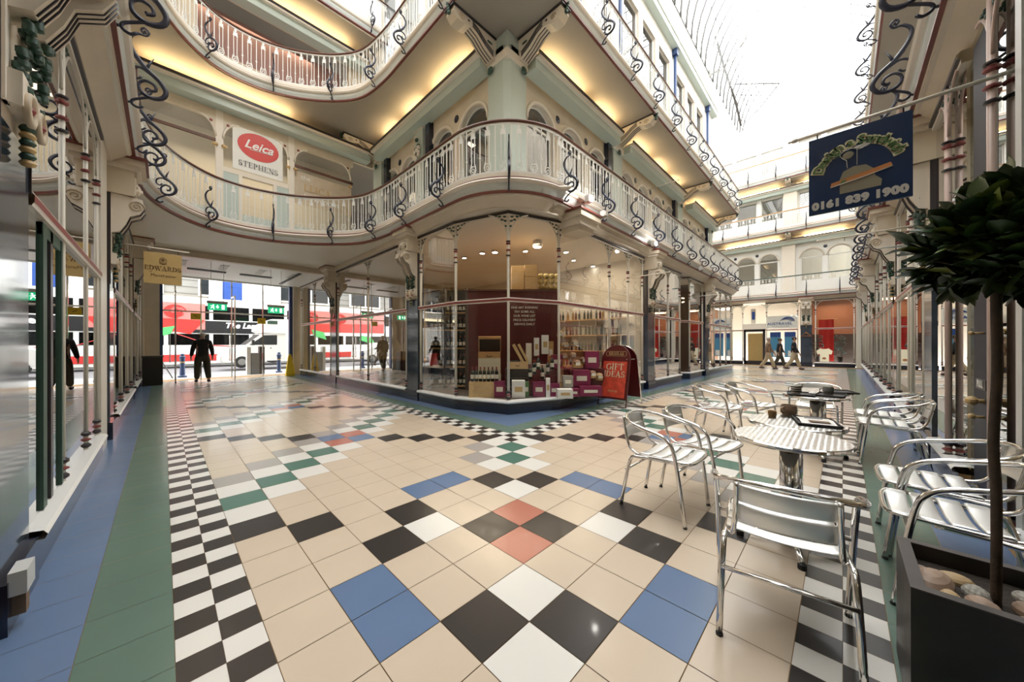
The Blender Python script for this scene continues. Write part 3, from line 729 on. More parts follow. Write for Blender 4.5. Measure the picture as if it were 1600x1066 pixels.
def windows_in(p, ang, holes, gm, bars=True, roundel=True, ring='cream_pale', top=True):
    T = frame(p, ang)
    for cx, w_, zb, zs, ar in holes:
        nwin[0] += 1; q = T @ Vector((cx, 0, zb)); t = struct(thing('window_%d' % nwin[0], None, None, q)); a, b = cx - w_ / 2, cx + w_ / 2
        n = 12 if ar else 1; tp = [(cx - w_ / 2 * math.cos(PI * i / n), -.12, zs + (w_ / 2 * math.sin(PI * i / n) if ar else 0)) for i in range(n + 1)]
        M().add([(a, -.12, zb), (b, -.12, zb)] + tp[::-1], [tuple(range(n + 3))], gm, T=T).build('pane', t)
        f = M(); f.box(a, -.14, zb, a + .04, -.09, zs, 'white', T); f.box(b - .04, -.14, zb, b, -.09, zs, 'white', T); f.box(a, -.14, zb, b, -.09, zb + .05, 'white', T)
        f.tube(tp, .025, 'white', 4, T)
        if bars: f.box(a, -.14, zs - .03, b, -.09, zs + .03, 'white', T)
        f.build('window_frame', t)
        if ar and ring:
            M().tube([(cx - (w_ / 2 + .05) * math.cos(PI * i / n), .01, zs + (w_ / 2 + .05) * math.sin(PI * i / n)) for i in range(n + 1)], .045, ring, 5, T).build('arch_moulding', t)
    if roundel:
        for i, (h1, h2) in enumerate(zip(holes, holes[1:])):
            x = (h1[0] + h2[0]) / 2
            if h2[0] - h1[0] < 2: struct(M().ball((x, .01, h1[3] + .52), (.09, .02, .10), 'navy', 10, T).build('trim_roundel'))
def arches(x0, x1, n, zb, zs, w_): return [(x0 + (x1 - x0) * (i + .5) / n, w_, zb, zs, True) for i in range(n)]
WC = 'cream'
# south face of the block, first floor (wall at y=5.12, travel -x from 21.2)
def south(xs): return [(21.2 - c[0], *c[1:]) for c in xs]
Hs = arches(5.8, 9.85, 3, 4.5, 6.55, 1.0) + arches(10.45, 15.7, 4, 4.5, 6.55, 1.0) + arches(16.3, 20.6, 3, 4.5, 6.55, 1.0)
hl = sorted(south(Hs)); m = M(); wall_holes(m, 21.2 - 5.3, 4.40, 8.0, hl, WC); o = m.build('wall_upper_south'); o.matrix_basis = frame((21.2, 5.12, 0), PI); struct(o)
windows_in((21.2, 5.12, 0), PI, hl, 'glass_dark')
# west face, travel +y from y=5.12
Hw = [(c[0] - 5.12, *c[1:]) for c in arches(5.62, 8.2, 2, 4.5, 6.55, 1.0) + arches(8.75, 10.9, 2, 4.5, 6.55, .85)]
m = M(); wall_holes(m, 11.4 - 5.12, 4.40, 8.0, Hw, WC); o = m.build('wall_upper_west'); o.matrix_basis = frame((5.3, 5.12, 0), PI / 2); struct(o)
windows_in((5.3, 5.12, 0), PI / 2, Hw, 'glass_dark')
# second floor of the block: tall rectangular windows
def rects(x0, x1, n, zb, zt, w_): return [(x0 + (x1 - x0) * (i + .5) / n, w_, zb, zt, False) for i in range(n)]
H2 = rects(5.6, 9.9, 3, 9.0, 12.9, 1.05) + rects(10.4, 14.9, 3, 9.0, 12.9, 1.15) + rects(15.4, 19.6, 3, 9.0, 12.9, 1.05)
hl = sorted(south(H2)); m = M(); wall_holes(m, 21.2 - 5.15, 8.33, 15.6, hl, 'white'); o = m.build('wall_top_south'); o.matrix_basis = frame((21.2, 4.97, 0), PI); struct(o)
windows_in((21.2, 4.97, 0), PI, hl, 'glass_dark', roundel=False)
H2w = [(c[0] - 4.97, *c[1:]) for c in rects(5.6, 11.0, 4, 9.0, 12.9, 1.0)]
m = M(); wall_holes(m, 6.7, 8.33, 15.6, H2w, 'white'); o = m.build('wall_top_west'); o.matrix_basis = frame((5.15, 4.97, 0), PI / 2); struct(o)
windows_in((5.15, 4.97, 0), PI / 2, H2w, 'glass_dark', roundel=False)
m = M()
m.box(5.0, 4.72, 13.55, 21.2, 4.97, 13.8, 'pale_green'); m.box(4.95, 4.68, 13.8, 21.2, 4.97, 13.86, 'white')
struct(m.build('trim_beam'))
for n, x in enumerate((10.15, 15.1, 19.9)):
    t = thing('downpipe', 'blue drainpipe on the top-floor wall under the glass roof, %s from the corner' % ORD[n], 'pipe', (x, 4.9, 8.4), group='top-floor drainpipes')
    M().tube([(x, 4.88, 8.36), (x, 4.88, 13.5)], .06, 'blue_pipe', 8).build('pipe', t); M().box(x - .1, 4.78, 13.3, x + .1, 4.97, 13.55, 'blue_pipe').build('hopper', t)
# end of the block (x = 21.2)
struct(M().box(21.05, 4.2, 0, 21.2, 14, 3.9, 'navy').build('wall_end_1')); struct(M().box(21.0, 5.12, 4.4, 21.2, 14, 8.0, 'cream').build('wall_end_2'))
struct(M().box(21.0, 4.98, 8.3, 21.2, 14, 15.6, 'white').build('wall_end_3')); struct(M().prism([(5.15, 4.97), (21.2, 4.97), (21.2, 14), (5.15, 14)], 15.6, 15.8, 'white').build('roof_block'))
# dark rooms behind the upper windows
struct(M().box(5.5, 7.2, 4.4, 21, 7.3, 8, 'dark').box(7.4, 5.5, 4.4, 7.5, 11.4, 8, 'dark').build('wall_inner_1'))
struct(M().box(5.4, 7.2, 8.33, 21, 7.3, 15.6, 'shop_white').build('wall_inner_2'))
# far end facade x = 26.8 (travel +y from y=-.6)
far = frame((27.6, -.6, 0), PI / 2)
Hf1 = [(c[0] + .6, *c[1:]) for c in arches(-.5, 1.9, 2, 5.15, 6.55, .98) + arches(2.75, 6.3, 3, 5.15, 6.55, .95) + arches(6.9, 9.6, 2, 5.15, 6.55, .95)]
m = M(); wall_holes(m, 10.6, 4.4, 8.0, Hf1, 'white'); o = m.build('wall_far_1'); o.matrix_basis = far; struct(o); windows_in((27.6, -.6, 0), PI / 2, Hf1, 'glass_refl')
for lv, (zb, zt, z0, z1) in enumerate(((9.2, 10.6, 8.3, 11.25), (12.1, 13.7, 11.5, 15.6))):
    Hr = [(c[0] + .6, *c[1:]) for c in rects(-.5, 2.0, 2, zb, zt, 1.0) + rects(2.5, 6.5, 3, zb, zt, 1.1) + rects(6.9, 9.6, 2, zb, zt, 1.0)]
    m = M(); wall_holes(m, 10.6, z0, z1, Hr, 'white'); o = m.build('wall_far_%d' % (lv + 2)); o.matrix_basis = far; struct(o); windows_in((27.6, -.6, 0), PI / 2, Hr, 'glass_refl', roundel=False)
struct(M().box(29.5, -.6, 4.4, 29.6, 10, 15.6, 'shop_white').build('wall_inner_3'))
for n, (y, z) in enumerate([(2.35, 5), (6.6, 5), (2.25, 8.9), (6.7, 8.9)]):
    struct(M().box(27.35, y - .32, z - .6, 27.6, y + .32, 7.9 if z < 8 else 11.2, 'cream_pale').build('trim_pier'))
struct(M().box(26.75, 3.4, 2.25, 26.95, 4.6, 2.6, 'cream_pale').box(26.75, -.72, 0, 26.95, -.52, 3.9, 'mullion_white').box(26.9, -1.1, 0, 27.0, -.72, 3.9, 'dark').box(26.9, 5.2, 0, 27, 14, 3.9, 'shop_wall').build('wall_far_0'))
d3 = struct(thing('door_3', None, None, (26.9, 4, 0)))
M().box(26.88, 3.42, 0, 26.93, 3.55, 2.25, 'black_line').box(26.88, 4.43, 0, 26.93, 4.55, 2.25, 'black_line').box(26.88, 3.42, 0, 26.93, 4.55, .25, 'black_line').box(26.88, 3.42, 2.1, 26.93, 4.55, 2.25, 'black_line').build('door_frame', d3)
M().quad((26.9, 3.5, .2), (26.9, 4.5, .2), (26.9, 4.5, 2.2), (26.9, 3.5, 2.2), 'glass').build('door_pane', d3)

# ---------------------------------------------------------------- columns and gallery consoles
def console_part(parent, T):
    m = M(); TT = T @ Matrix(((0, 0, 1, 0), (1, 0, 0, 0), (0, 1, 0, 0), (0, 0, 0, 1)))
    prof = [(0, 0), (1.12, 0), (1.14, -.10), (1.04, -.20), (.86, -.20), (.70, -.14), (.52, -.20), (.32, -.34), (.10, -.44), (0, -.46)]
    m.prism(prof, -.12, .12, 'cream_pale', TT, side='cream')
    for s in (-.125, .125):
        for q in range(3): m.tube([(s, a, b + q * .045 + .03) for a, b in [(.08, -.42), (.30, -.33), (.50, -.20), (.66, -.14)]], .011, 'black_line', 4, T)
        m.tube([(s, .93 + .07 * (1 - i / 16) * math.cos(i * .7), -.11 + .06 * (1 - i / 16) * math.sin(i * .7)) for i in range(14)], .012, 'cream_dark', 5, T)
        m.ball((s, .76, -.07), (.01, .03, .02), 'black_line', 6, T); m.ball((s, .18, -.15), (.012, .09, .03), 'leaf_iron', 6, T)
    for x in (-.07, 0, .07): m.tube([(x, a, b - .004) for a, b in [(0.1, -.44), (.32, -.34), (.52, -.20), (.70, -.14)]], .010, 'black_line', 4, T)
    c = m.build('console', parent)
    M().box(-.15, 0, 0, .15, 1.17, .03, 'black_line', T).build('edge_line', c)
    f = M()
    for z in range(4): f.ball((0, 1.16 + z * .012, -.09 + z * .045), (.05 - z * .008, .04, .035), 'leaf_iron', 7, T)
    f.ball((0, .06, -.62), (.09, .035, .10), 'leaf_iron', 7, T); f.build('leaf_boss', c)
t = thing('corner_column', 'square pale green column rising over the wine shop corner balcony', 'column', (5.4, 5.2, 4.43))
m = M(); m.prism([(5.27, 4.97), (5.75, 4.97), (5.75, 5.57), (5.15, 5.57), (5.15, 5.09)], 4.43, 7.75, 'pale_green'); m.build('shaft', t)
m = M(); m.prism([(5.12, 4.94), (5.78, 4.94), (5.78, 5.6), (5.12, 5.6)], 7.42, 7.6, 'cream_pale'); m.prism([(5.15, 4.97), (5.75, 4.97), (5.75, 5.57), (5.15, 5.57)], 7.6, 7.985, 'pale_green'); m.build('capital', t)
console_part(t, frame((5.62, 4.97, 7.96), PI)); console_part(t, frame((5.15, 5.44, 7.96), PI / 2))
cols = [(10.15, 4.97, PI, 'square pale green pier between the gallery arches, first right of the corner'), (16.0, 4.97, PI, 'pale pier with console, second right of the corner'), (20.9, 4.97, PI, 'pale pier with console at the far end of the arches'),
        (5.15, 8.47, PI / 2, 'narrow pale pier between the arches left of the corner'), (5.15, 11.1, PI / 2, 'wide pale green pier beside the camera showroom')]
for n, (x, y, a, lb) in enumerate(cols):
    t = thing('gallery_pier', lb, 'column', (x, y, 4.43)); T = frame((x, y, 0), a); wd = .3 if n != 3 else .2
    M().box(-wd, -.3, 4.43, wd, 0, 7.96, 'pale_green', T).build('shaft', t); M().box(-wd - .04, -.3, 7.40, wd + .04, .04, 7.55, 'cream_pale', T).build('capital', t)
    if n == 3:
        f = M()
        for i in range(12): f.ball((R.uniform(-.12, .12), .08, 6.6 + R.uniform(0, .6)), (.07, .05, .06), 'cream_pale' if i % 3 else 'leaf_iron', 7, T)
        f.build('carved_head', t)
    else: console_part(t, frame((x, y, 7.96), a))
# painted iron strips beside the piers
for n, (x, y) in enumerate([(9.62, 5.04), (15.45, 5.04), (20.35, 5.04)]):
    tag(M().box(x - .1, y - .08, 4.43, x + .1, y + .06, 7.45, 'navy').build('downpipe'), 'dark navy strip pipe on the arcaded wall, %s right of the corner' % ORD[n], 'pipe', 'arcade wall pipes')
for n, (x, y) in enumerate([(5.22, 8.05), (5.22, 10.55)]):
    tag(M().box(x - .06, y - .1, 4.43, x + .08, y + .1, 7.45, 'navy').build('downpipe'), 'dark navy strip pipe on the arcaded wall, %s left of the corner' % ORD[n], 'pipe', 'arcade wall pipes')
# beams with the hidden lamps
def cove(p, ang, L, label, segs, side=1, z=7.42):
    T = frame(p, ang); t = thing('lamp_ledge', label, 'ledge', (p[0], p[1], z))
    M().box(0, 0, z, L, .32, z + .2, 'pale_green', T).build('beam', t)
    M().box(0, 0, z + .2, L, .42, z + .26, 'cream_pale', T).build('ledge_top', t)
    M().box(0, .40, z + .26, L, .44, z + .32, 'black_line', T).build('lip', t)
    for n, (a, b) in enumerate(segs):
        o = M().tube([(a + .08, .24, z + .38), (b - .08, .24, z + .38)], .022, 'lamp_warm', 6, T).build('fluorescent_tube')
        tag(o, 'warm lamp tube hidden on the %s, %s in line' % (label.split(' ledge')[0] + ' ledge', ORD[n]), 'lamp', 'cove lamps'); LAMPS.append(o)
LAMPS = []
cove((21.2, 5.05, 0), PI, 4.3, 'pale green lamp ledge under the far right gallery', [(.9, 2.2), (2.5, 3.9)])
cove((15.7, 5.05, 0), PI, 5.2, 'pale green lamp ledge under the middle right gallery', [(.3, 1.5), (1.9, 3.2), (3.6, 4.9)])
cove((9.85, 5.05, 0), PI, 4.05, 'pale green lamp ledge right of the corner column', [(.2, 1.5), (1.9, 3.8)])
cove((5.23, 5.57, 0), PI / 2, 5.3, 'pale green lamp ledge left of the corner column', [(.3, 2.0), (2.3, 3.4), (3.7, 4.7)])
cove((4.9, 11.4, 0), PI, 5.4, 'pale green lamp ledge above the camera showroom', [(2.2, 5.3)])
cove((4.9, 11.65, 0), PI, 5.4, 'pale green lamp ledge at the upper left', [(.5, 3.4)], z=10.65)
for zz, s in ((7.42, 'lower'), (10.65, 'upper')): cove((27.55, -.5, 0), PI / 2, 9, 'pale lamp ledge on the %s far end wall' % s, [(.3, 2.2), (3.2, 6.2)], z=zz)
for n, (y, z) in enumerate([(2.3, 7.96), (2.3, 11.2)]):
    t = thing('gallery_bracket', 'carved cream console under the %s far end balcony' % ('middle', 'topmost')[n], 'bracket', (27.5, y, z)); console_part(t, frame((27.55, y, z), PI / 2))

# ---------------------------------------------------------------- walls at the showroom end
struct(M().box(-6, 11.4, 7.4, 5.3, 11.5, 8.0, 'cream').box(-6, 11.4, 4.4, -.9, 11.5, 7.4, 'cream').build('wall_street_1'))
struct(M().box(-6, 13.8, 4.4, 5.3, 13.9, 8.0, 'shop_white').build('wall_street_room'))
struct(M().box(-6, 11.65, 10.7, 5.3, 11.75, 11.25, 'cream').box(-6, 11.65, 8.3, .6, 11.75, 10.7, 'cream_dark').box(4.4, 11.65, 8.3, 5.3, 11.75, 10.7, 'cream_dark').box(.6, 11.65, 8.3, 4.4, 11.75, 9.1, 'cream_dark').build('wall_street_2'))
struct(M().box(.6, 12.3, 8.4, 4.4, 12.35, 10.7, 'room_pink').build('wall_street_room_2'))
struct(M().box(-6, 11.9, 11.5, 5.3, 12.0, 15.6, 'white').build('wall_street_3'))
struct(M().box(-1.9, -5, 4.4, -1.8, 11.4, 15.6, 'cream').build('wall_left_upper')); struct(M().box(-1.9, -2.2, 4.4, 27, -2.1, 15.6, 'cream').build('wall_right_upper'))
# level-1 showroom glazing: window, notice bay with door, window
def showbay(x0, x1, label, kind):
    nwin[0] += 1; t = struct(thing('window_%d' % nwin[0], None, None, (x0, 11.4, 4.43)))
    f = M(); f.box(x0 - .09, 11.36, 4.43, x0 + .06, 11.5, 7.42, 'cream_pale'); f.box(x0, 11.38, 7.2, x1, 11.5, 7.42, 'cream'); f.box(x0, 11.38, 4.43, x1, 11.5, 4.85, 'pale_green')
    f.build('window_frame', t); zb = 4.85
    if kind == 'door':
        f = M(); f.box(x0, 11.38, 5.88, x1, 11.5, 6.0, 'cream_pale'); f.box(x0 + .38, 11.37, 4.43, x0 + .46, 11.5, 5.9, 'cream_pale'); f.box(x1 - .46, 11.37, 4.43, x1 - .38, 11.5, 5.9, 'cream_pale'); f.box(x0, 11.39, 4.43, x0 + .4, 11.49, 5.9, 'pale_green'); f.box(x1 - .4, 11.39, 4.43, x1, 11.49, 5.9, 'pale_green'); f.build('door_surround', t)
    M().quad((x0, 11.44, zb), (x1, 11.44, zb), (x1, 11.44, 7.25), (x0, 11.44, 7.25), 'glass').build('pane', t)
    c = M()
    for s, xx in ((1, x0 + .06), (-1, x1 - .09)):
        c.tube([(xx + s * .34 * (1 - math.cos(a)), 11.36, 6.72 + .45 * math.sin(a)) for a in [PI / 2 * i / 6 for i in range(7)]], .03, 'cream_pale', 5)
        c.add([(xx, 11.36, 6.72), (xx, 11.36, 7.2), (xx + s * .34, 11.36, 7.2), (xx + s * .1, 11.36, 7.05)], [(0, 1, 2, 3) if s > 0 else (3, 2, 1, 0)], 'cream'); c.ball((xx + s * .1, 11.34, 7.08), (.04, .02, .04), 'ring_red', 6); c.ball((xx + s * .02, 11.33, 6.5), (.07, .05, .05), 'gold', 6)
    c.build('corner_bracket', t)
    if kind == 'win': M().box(x0, 11.40, 6.62, x1, 11.46, 6.68, 'brown_rail').build('glazing_bar', t)
    return t
showbay(-.8, 1.05, 'w', 'win'); showbay(1.05, 2.68, 'd', 'door'); showbay(2.68, 4.45, 'w', 'win')
# ---------------------------------------------------------------- glass roof
def vault(name, n, x0, x1, y0, y1, z0, rise, step, label, along='x'):
    t = struct(thing(name, None, None, ((x0 + x1) / 2, (y0 + y1) / 2, z0)))
    cy_, ry = (y0 + y1) / 2, (y1 - y0) / 2
    def P(u, a): 
        v = cy_ + ry * math.cos(a); z = z0 + rise * math.sin(a)
        return (u, v, z) if along == 'x' else (v, u, z)
    A = [PI * i / 18 for i in range(19)]; g = M()
    for a, b in zip(A, A[1:]): g.quad(P(x0, a), P(x1, a), P(x1, b), P(x0, b), 'roof_glass')
    g.build('roof_pane', t); r = M(); u = x0
    i = 0
    while u <= x1 + .01:
        r.tube([P(u, a) for a in A], [max(.018, .055 - .007 * q) for q in range(19)], 'rib_grey', 4, smooth=False); u += step; i += 1
    for q in range(0, 19, 3): r.tube([P(x0, A[q]), P(x1, A[q])], .016, 'rib_grey', 4)
    r.build('roof_rib', t); return t
vault('window_101', 1, -2, 29, -2.1, 4.95, 15.6, 4.2, .75, '', 'x')
vault('window_102', 1, 4.95, 12, -1.9, 5.15, 15.6, 3.4, .75, '', 'y')
# iron trusses of the roof, in view over the far end
for n, x in enumerate((8.5, 14.5, 20.5)):
    t = thing('roof_truss', 'pale curved iron roof truss with spandrel bars, %s from the camera end' % ORD[n], 'truss', (x, 1.4, 15.6), group='roof trusses')
    M().tube([(x, 1.42 + 3.5 * math.cos(PI * i / 20), 15.5 + 4.1 * math.sin(PI * i / 20)) for i in range(21)], .06, 'grey_plastic', 4).build('arch_rib', t)
    m = M()
    m.tube([(x, 4.9, 15.5), (x, 4.2, 15.7), (x, 3.4, 16.4), (x, 2.6, 18.4)], .03, 'stone', 4); m.tube([(x, 4.9, 15.55), (x + 1.4, 4.2, 16.4), (x + 2.2, 3.2, 18.1)], .03, 'stone', 4)
    for q in range(6): m.tube([(x, 4.9 - q * .35, 15.6), (x, 4.7 - q * .35, 16.2 + q * .45)], .012, 'stone', 4)
    m.build('spandrel_bars', t)

t = thing('roof_truss', 'dark curved hip rib with fan-shaped bars at the far corner of the roof', 'truss', (26.4, 4.6, 15.5))
M().tube(smooth_pts([(26.5, 4.6, 15.4), (25.4, 4.7, 16.5), (23.8, 4.9, 17.6), (22, 5.0, 18.6)], 4), .07, 'rib_grey', 5).build('hip_rib', t)
m = M(); m.tube([(25.2, 4.95, 17.6), (25.8, 2.6, 16.7)], .03, 'rib_grey', 4); m.tube(smooth_pts([(26.5, 4.4, 15.5), (26.3, 3.6, 16.0), (25.8, 2.6, 16.7)], 4), .03, 'rib_grey', 4)
for q in range(6): m.tube([(25.2 + .1 * q, 4.95 - .4 * q, 17.6 - .15 * q), (26.5 - .1 * q, 4.4 - .33 * q, 15.6 + .2 * q)], .016, 'rib_grey', 4)
m.tube([(25.4, 4.9, 17.0), (26.0, 3.4, 16.5)], .02, 'rib_grey', 4); m.build('spandrel_bars', t)
# ---------------------------------------------------------------- lobby and street doors
struct(M().box(-.7, 13.2, 3.87, 4.5, 13.4, 4.06, 'cream').build('trim_lobby_beam'))
struct(M().box(-.7, 13.4, 3.87, 4.5, 17.3, 3.90, 'white').build('ceiling_lobby'))
for n, (x0, x1) in enumerate([(.55, 1.55), (1.95, 2.9)]):
    tag(M().box(x0, 15.1, 3.845, x1, 15.35, 3.875, 'dark').build('ceiling_grille'), 'dark slot grille in the lobby ceiling, %s from the left' % ORD[n], 'grille', 'lobby grilles')
tag(M().box(3.4, 13.6, 3.845, 3.5, 16.5, 3.875, 'dark').build('ceiling_grille'), 'long dark grille running along the right of the lobby ceiling', 'grille')
for c in range(4):
    t = thing('ceiling_vent', 'white vent plate with five slots in the lobby ceiling, %s from the left' % ORD[c], 'vent', (.4 + c, 14.3, 3.87), group='lobby vents')
    M().box(.27 + c, 13.85, 3.862, .53 + c, 14.8, 3.87, 'white').build('plate', t); vt = M()
    for r in range(5): vt.box(.3 + c, 13.9 + r * .2, 3.858, .5 + c, 13.95 + r * .2, 3.862, 'stone_dark')
    vt.build('slot_pattern', t)
struct(M().box(-.6, 17.0, 0, -.1, 17.4, 4.05, 'cream').box(4.02, 16.9, 0, 4.3, 17.4, 4.05, 'cream').build('wall_street_posts'))
struct(M().box(-.1, 17.0, 0, -.02, 17.2, 3.87, 'blue_pipe').box(3.9, 17.0, 0, 4.02, 17.2, 3.87, 'blue_pipe').build('trim_blue_posts'))
struct(M().box(-6, 17.2, 4.05, 12, 17.6, 12, 'stone').box(-6, 17.2, 0, -.6, 17.6, 4.05, 'stone').box(4.3, 17.3, 0, 4.5, 17.6, 4.05, 'stone').build('wall_street_front'))
dn = struct(thing('door_4', None, None, (2, 17, 0))); xs = [-.02, .30, 1.0, 1.92, 2.95, 3.9]
for a, b in zip(xs, xs[1:]):
    M().quad((a, 17.1, .05), (b, 17.1, .05), (b, 17.1, 3.85), (a, 17.1, 3.85), 'glass').build('door_pane', dn)
for x in xs[1:-1]: M().box(x - .02, 17.07, 0, x + .02, 17.13, 3.86, 'chrome').build('door_stile', dn)
M().box(-.02, 17.06, 2.55, 3.9, 17.14, 2.60, 'chrome').box(-.02, 17.06, 3.82, 3.9, 17.14, 3.87, 'white').build('door_rail', dn)
ah = M()
for x in (.16, 1.85, 2.0): ah.tube([(x, 17.0, .7), (x, 17.0, 1.7)], .018, 'chrome', 6); ah.box(x - .02, 17.0, .72, x + .02, 17.1, .76, 'chrome'); ah.box(x - .02, 17.0, 1.64, x + .02, 17.1, 1.68, 'chrome')
ah.build('door_handle', dn)
dl = M()  # left leaf standing open into the lobby
dl.box(.28, 16.2, 0, .31, 17.05, .08, 'chrome').box(.28, 16.2, 0, .31, 16.24, 3.2, 'chrome').box(.28, 17.0, 0, .31, 17.05, 3.2, 'blue_pipe').box(.28, 16.2, 3.14, .31, 17.05, 3.2, 'chrome'); dl.build('open_leaf', dn)
dr = M(); dr.box(1.90, 16.25, 0, 1.93, 17.05, .08, 'chrome').box(1.90, 16.22, 0, 1.94, 16.27, 3.2, 'chrome').box(1.9, 16.2, 3.14, 1.93, 17.05, 3.2, 'chrome'); dr.build('open_leaf', dn)
for n, x in enumerate((1.18, 2.72)):
    t = thing('exit_sign', 'green running man exit sign hanging in the lobby, %s' % ('left one above the walking man', 'right one above the white van')[n], 'sign', (x, 13.6, 2.5), group='exit signs')
    M().box(x - .23, 13.58, 2.40, x + .23, 13.62, 2.60, 'exit_green').build('panel', t); M().box(x - .25, 13.57, 2.60, x + .25, 13.63, 2.68, 'grey_plastic').build('housing', t)
    m = M(); T = frame((x, 13.57, 2.5), 0)
    m.ball((-.10, 0, .055), (.02, .004, .02), 'exit_white', 6, T); m.tube([(-.11, 0, .03), (-.13, 0, -.01), (-.16, 0, -.055)], .011, 'exit_white', 4, T); m.tube([(-.13, 0, -.01), (-.09, 0, -.03), (-.08, 0, -.07)], .011, 'exit_white', 4, T); m.tube([(-.17, 0, .03), (-.13, 0, .025), (-.07, 0, .0)], .009, 'exit_white', 4, T)
    m.add([(-.015, 0, .01), (.015, 0, .01), (.015, 0, .06), (-.015, 0, .06)], [(0, 1, 2, 3)], 'exit_white', T=T); m.add([(-.04, 0, .01), (0, 0, -.05), (.04, 0, .01)], [(0, 1, 2)], 'exit_white', T=T)
    m.add([(.10, 0, -.07), (.17, 0, -.07), (.17, 0, .07), (.10, 0, .07)], [(0, 1, 2, 3)], 'exit_white', T=T); m.build('symbol', t)
    M().tube([(x - .15, 13.6, 2.68), (x - .15, 13.6, 3.87)], .006, 'grey_plastic', 4).tube([(x + .15, 13.6, 2.68), (x + .15, 13.6, 3.87)], .006, 'grey_plastic', 4).build('hanger', t)
for n, (x, z) in enumerate(((.85, 2.40), (2.9, 2.32))):
    t = thing('door_sticker', 'orange safety notice stuck on the glass street door, %s' % ('near the walking man', 'in front of the van roof')[n], 'sticker', (x, 17.06, z), group='door notices')
    M().box(x - .14, 17.05, z - .12, x + .14, 17.06, z + .12, 'yellow').build('sheet', t); M().tube([(x - .05, 17.045, z + .03), (x, 17.045, z + .0), (x + .05, 17.045, z - .02)], .012, 'sign_ink', 4).build('hand_symbol', t)

# ---------------------------------------------------------------- street
def facade():
    x0, x1, y = -22, 30, 37
    t = thing('stone_building', 'pale grey stone office building across the street with wide windows', 'building', (2, y, 0))
    M().box(x0, y, 4.6, x1, y + 1, 13, 'stone').build('wall', t)
    m = M()
    for i in range(14): m.box(x0, y - .06, 4.9 + i * .55, x1, y, 4.93 + i * .55, 'stone_dark')
    m.build('masonry_joints', t)
    for i in range(9):
        a = x0 + 2.4 + i * 5.4
        f = M().box(a, y - .12, 5.3, a + 3.4, y - .02, 9.2, 'white').build('window', t); M().box(a + .15, y - .14, 5.45, a + 1.6, y - .11, 9.0, 'glass_dark').box(a + 1.75, y - .14, 5.45, a + 3.2, y - .11, 9.0, 'glass_dark').build('pane', f)
    s = thing('shop_parade', 'dark shopfront across the street with a lit yellow fascia strip', 'shop', (2, 36.6, 0))
    M().box(x0, 36.5, 0, x1, 37, 3.5, 'stone_dark').build('front', s); M().box(x0, 36.3, 3.5, x1, 37, 4.2, 'dark').build('fascia', s); M().box(x0, 36.2, 4.2, x1, 36.9, 4.5, 'lamp_soft').build('light_strip', s)
    m = M()
    for i in range(16): m.box(x0 + i * 3.2 + .3, 36.44, .5, x0 + i * 3.2 + 2.8, 36.5, 3.2, 'glass_dark')
    m.build('display_window', s)
    b = thing('banner', 'dark blue shop banner hanging on the pale wall opposite the doors', 'banner', (4.6, 36.1, 4.8))
    M().box(3.45, 36.0, 4.9, 4.75, 36.1, 6.6, 'travel_blue').build('cloth', b); M().box(2.6, 36.12, 4.5, 7.6, 36.2, 7.4, 'white').build('board', b)
facade()
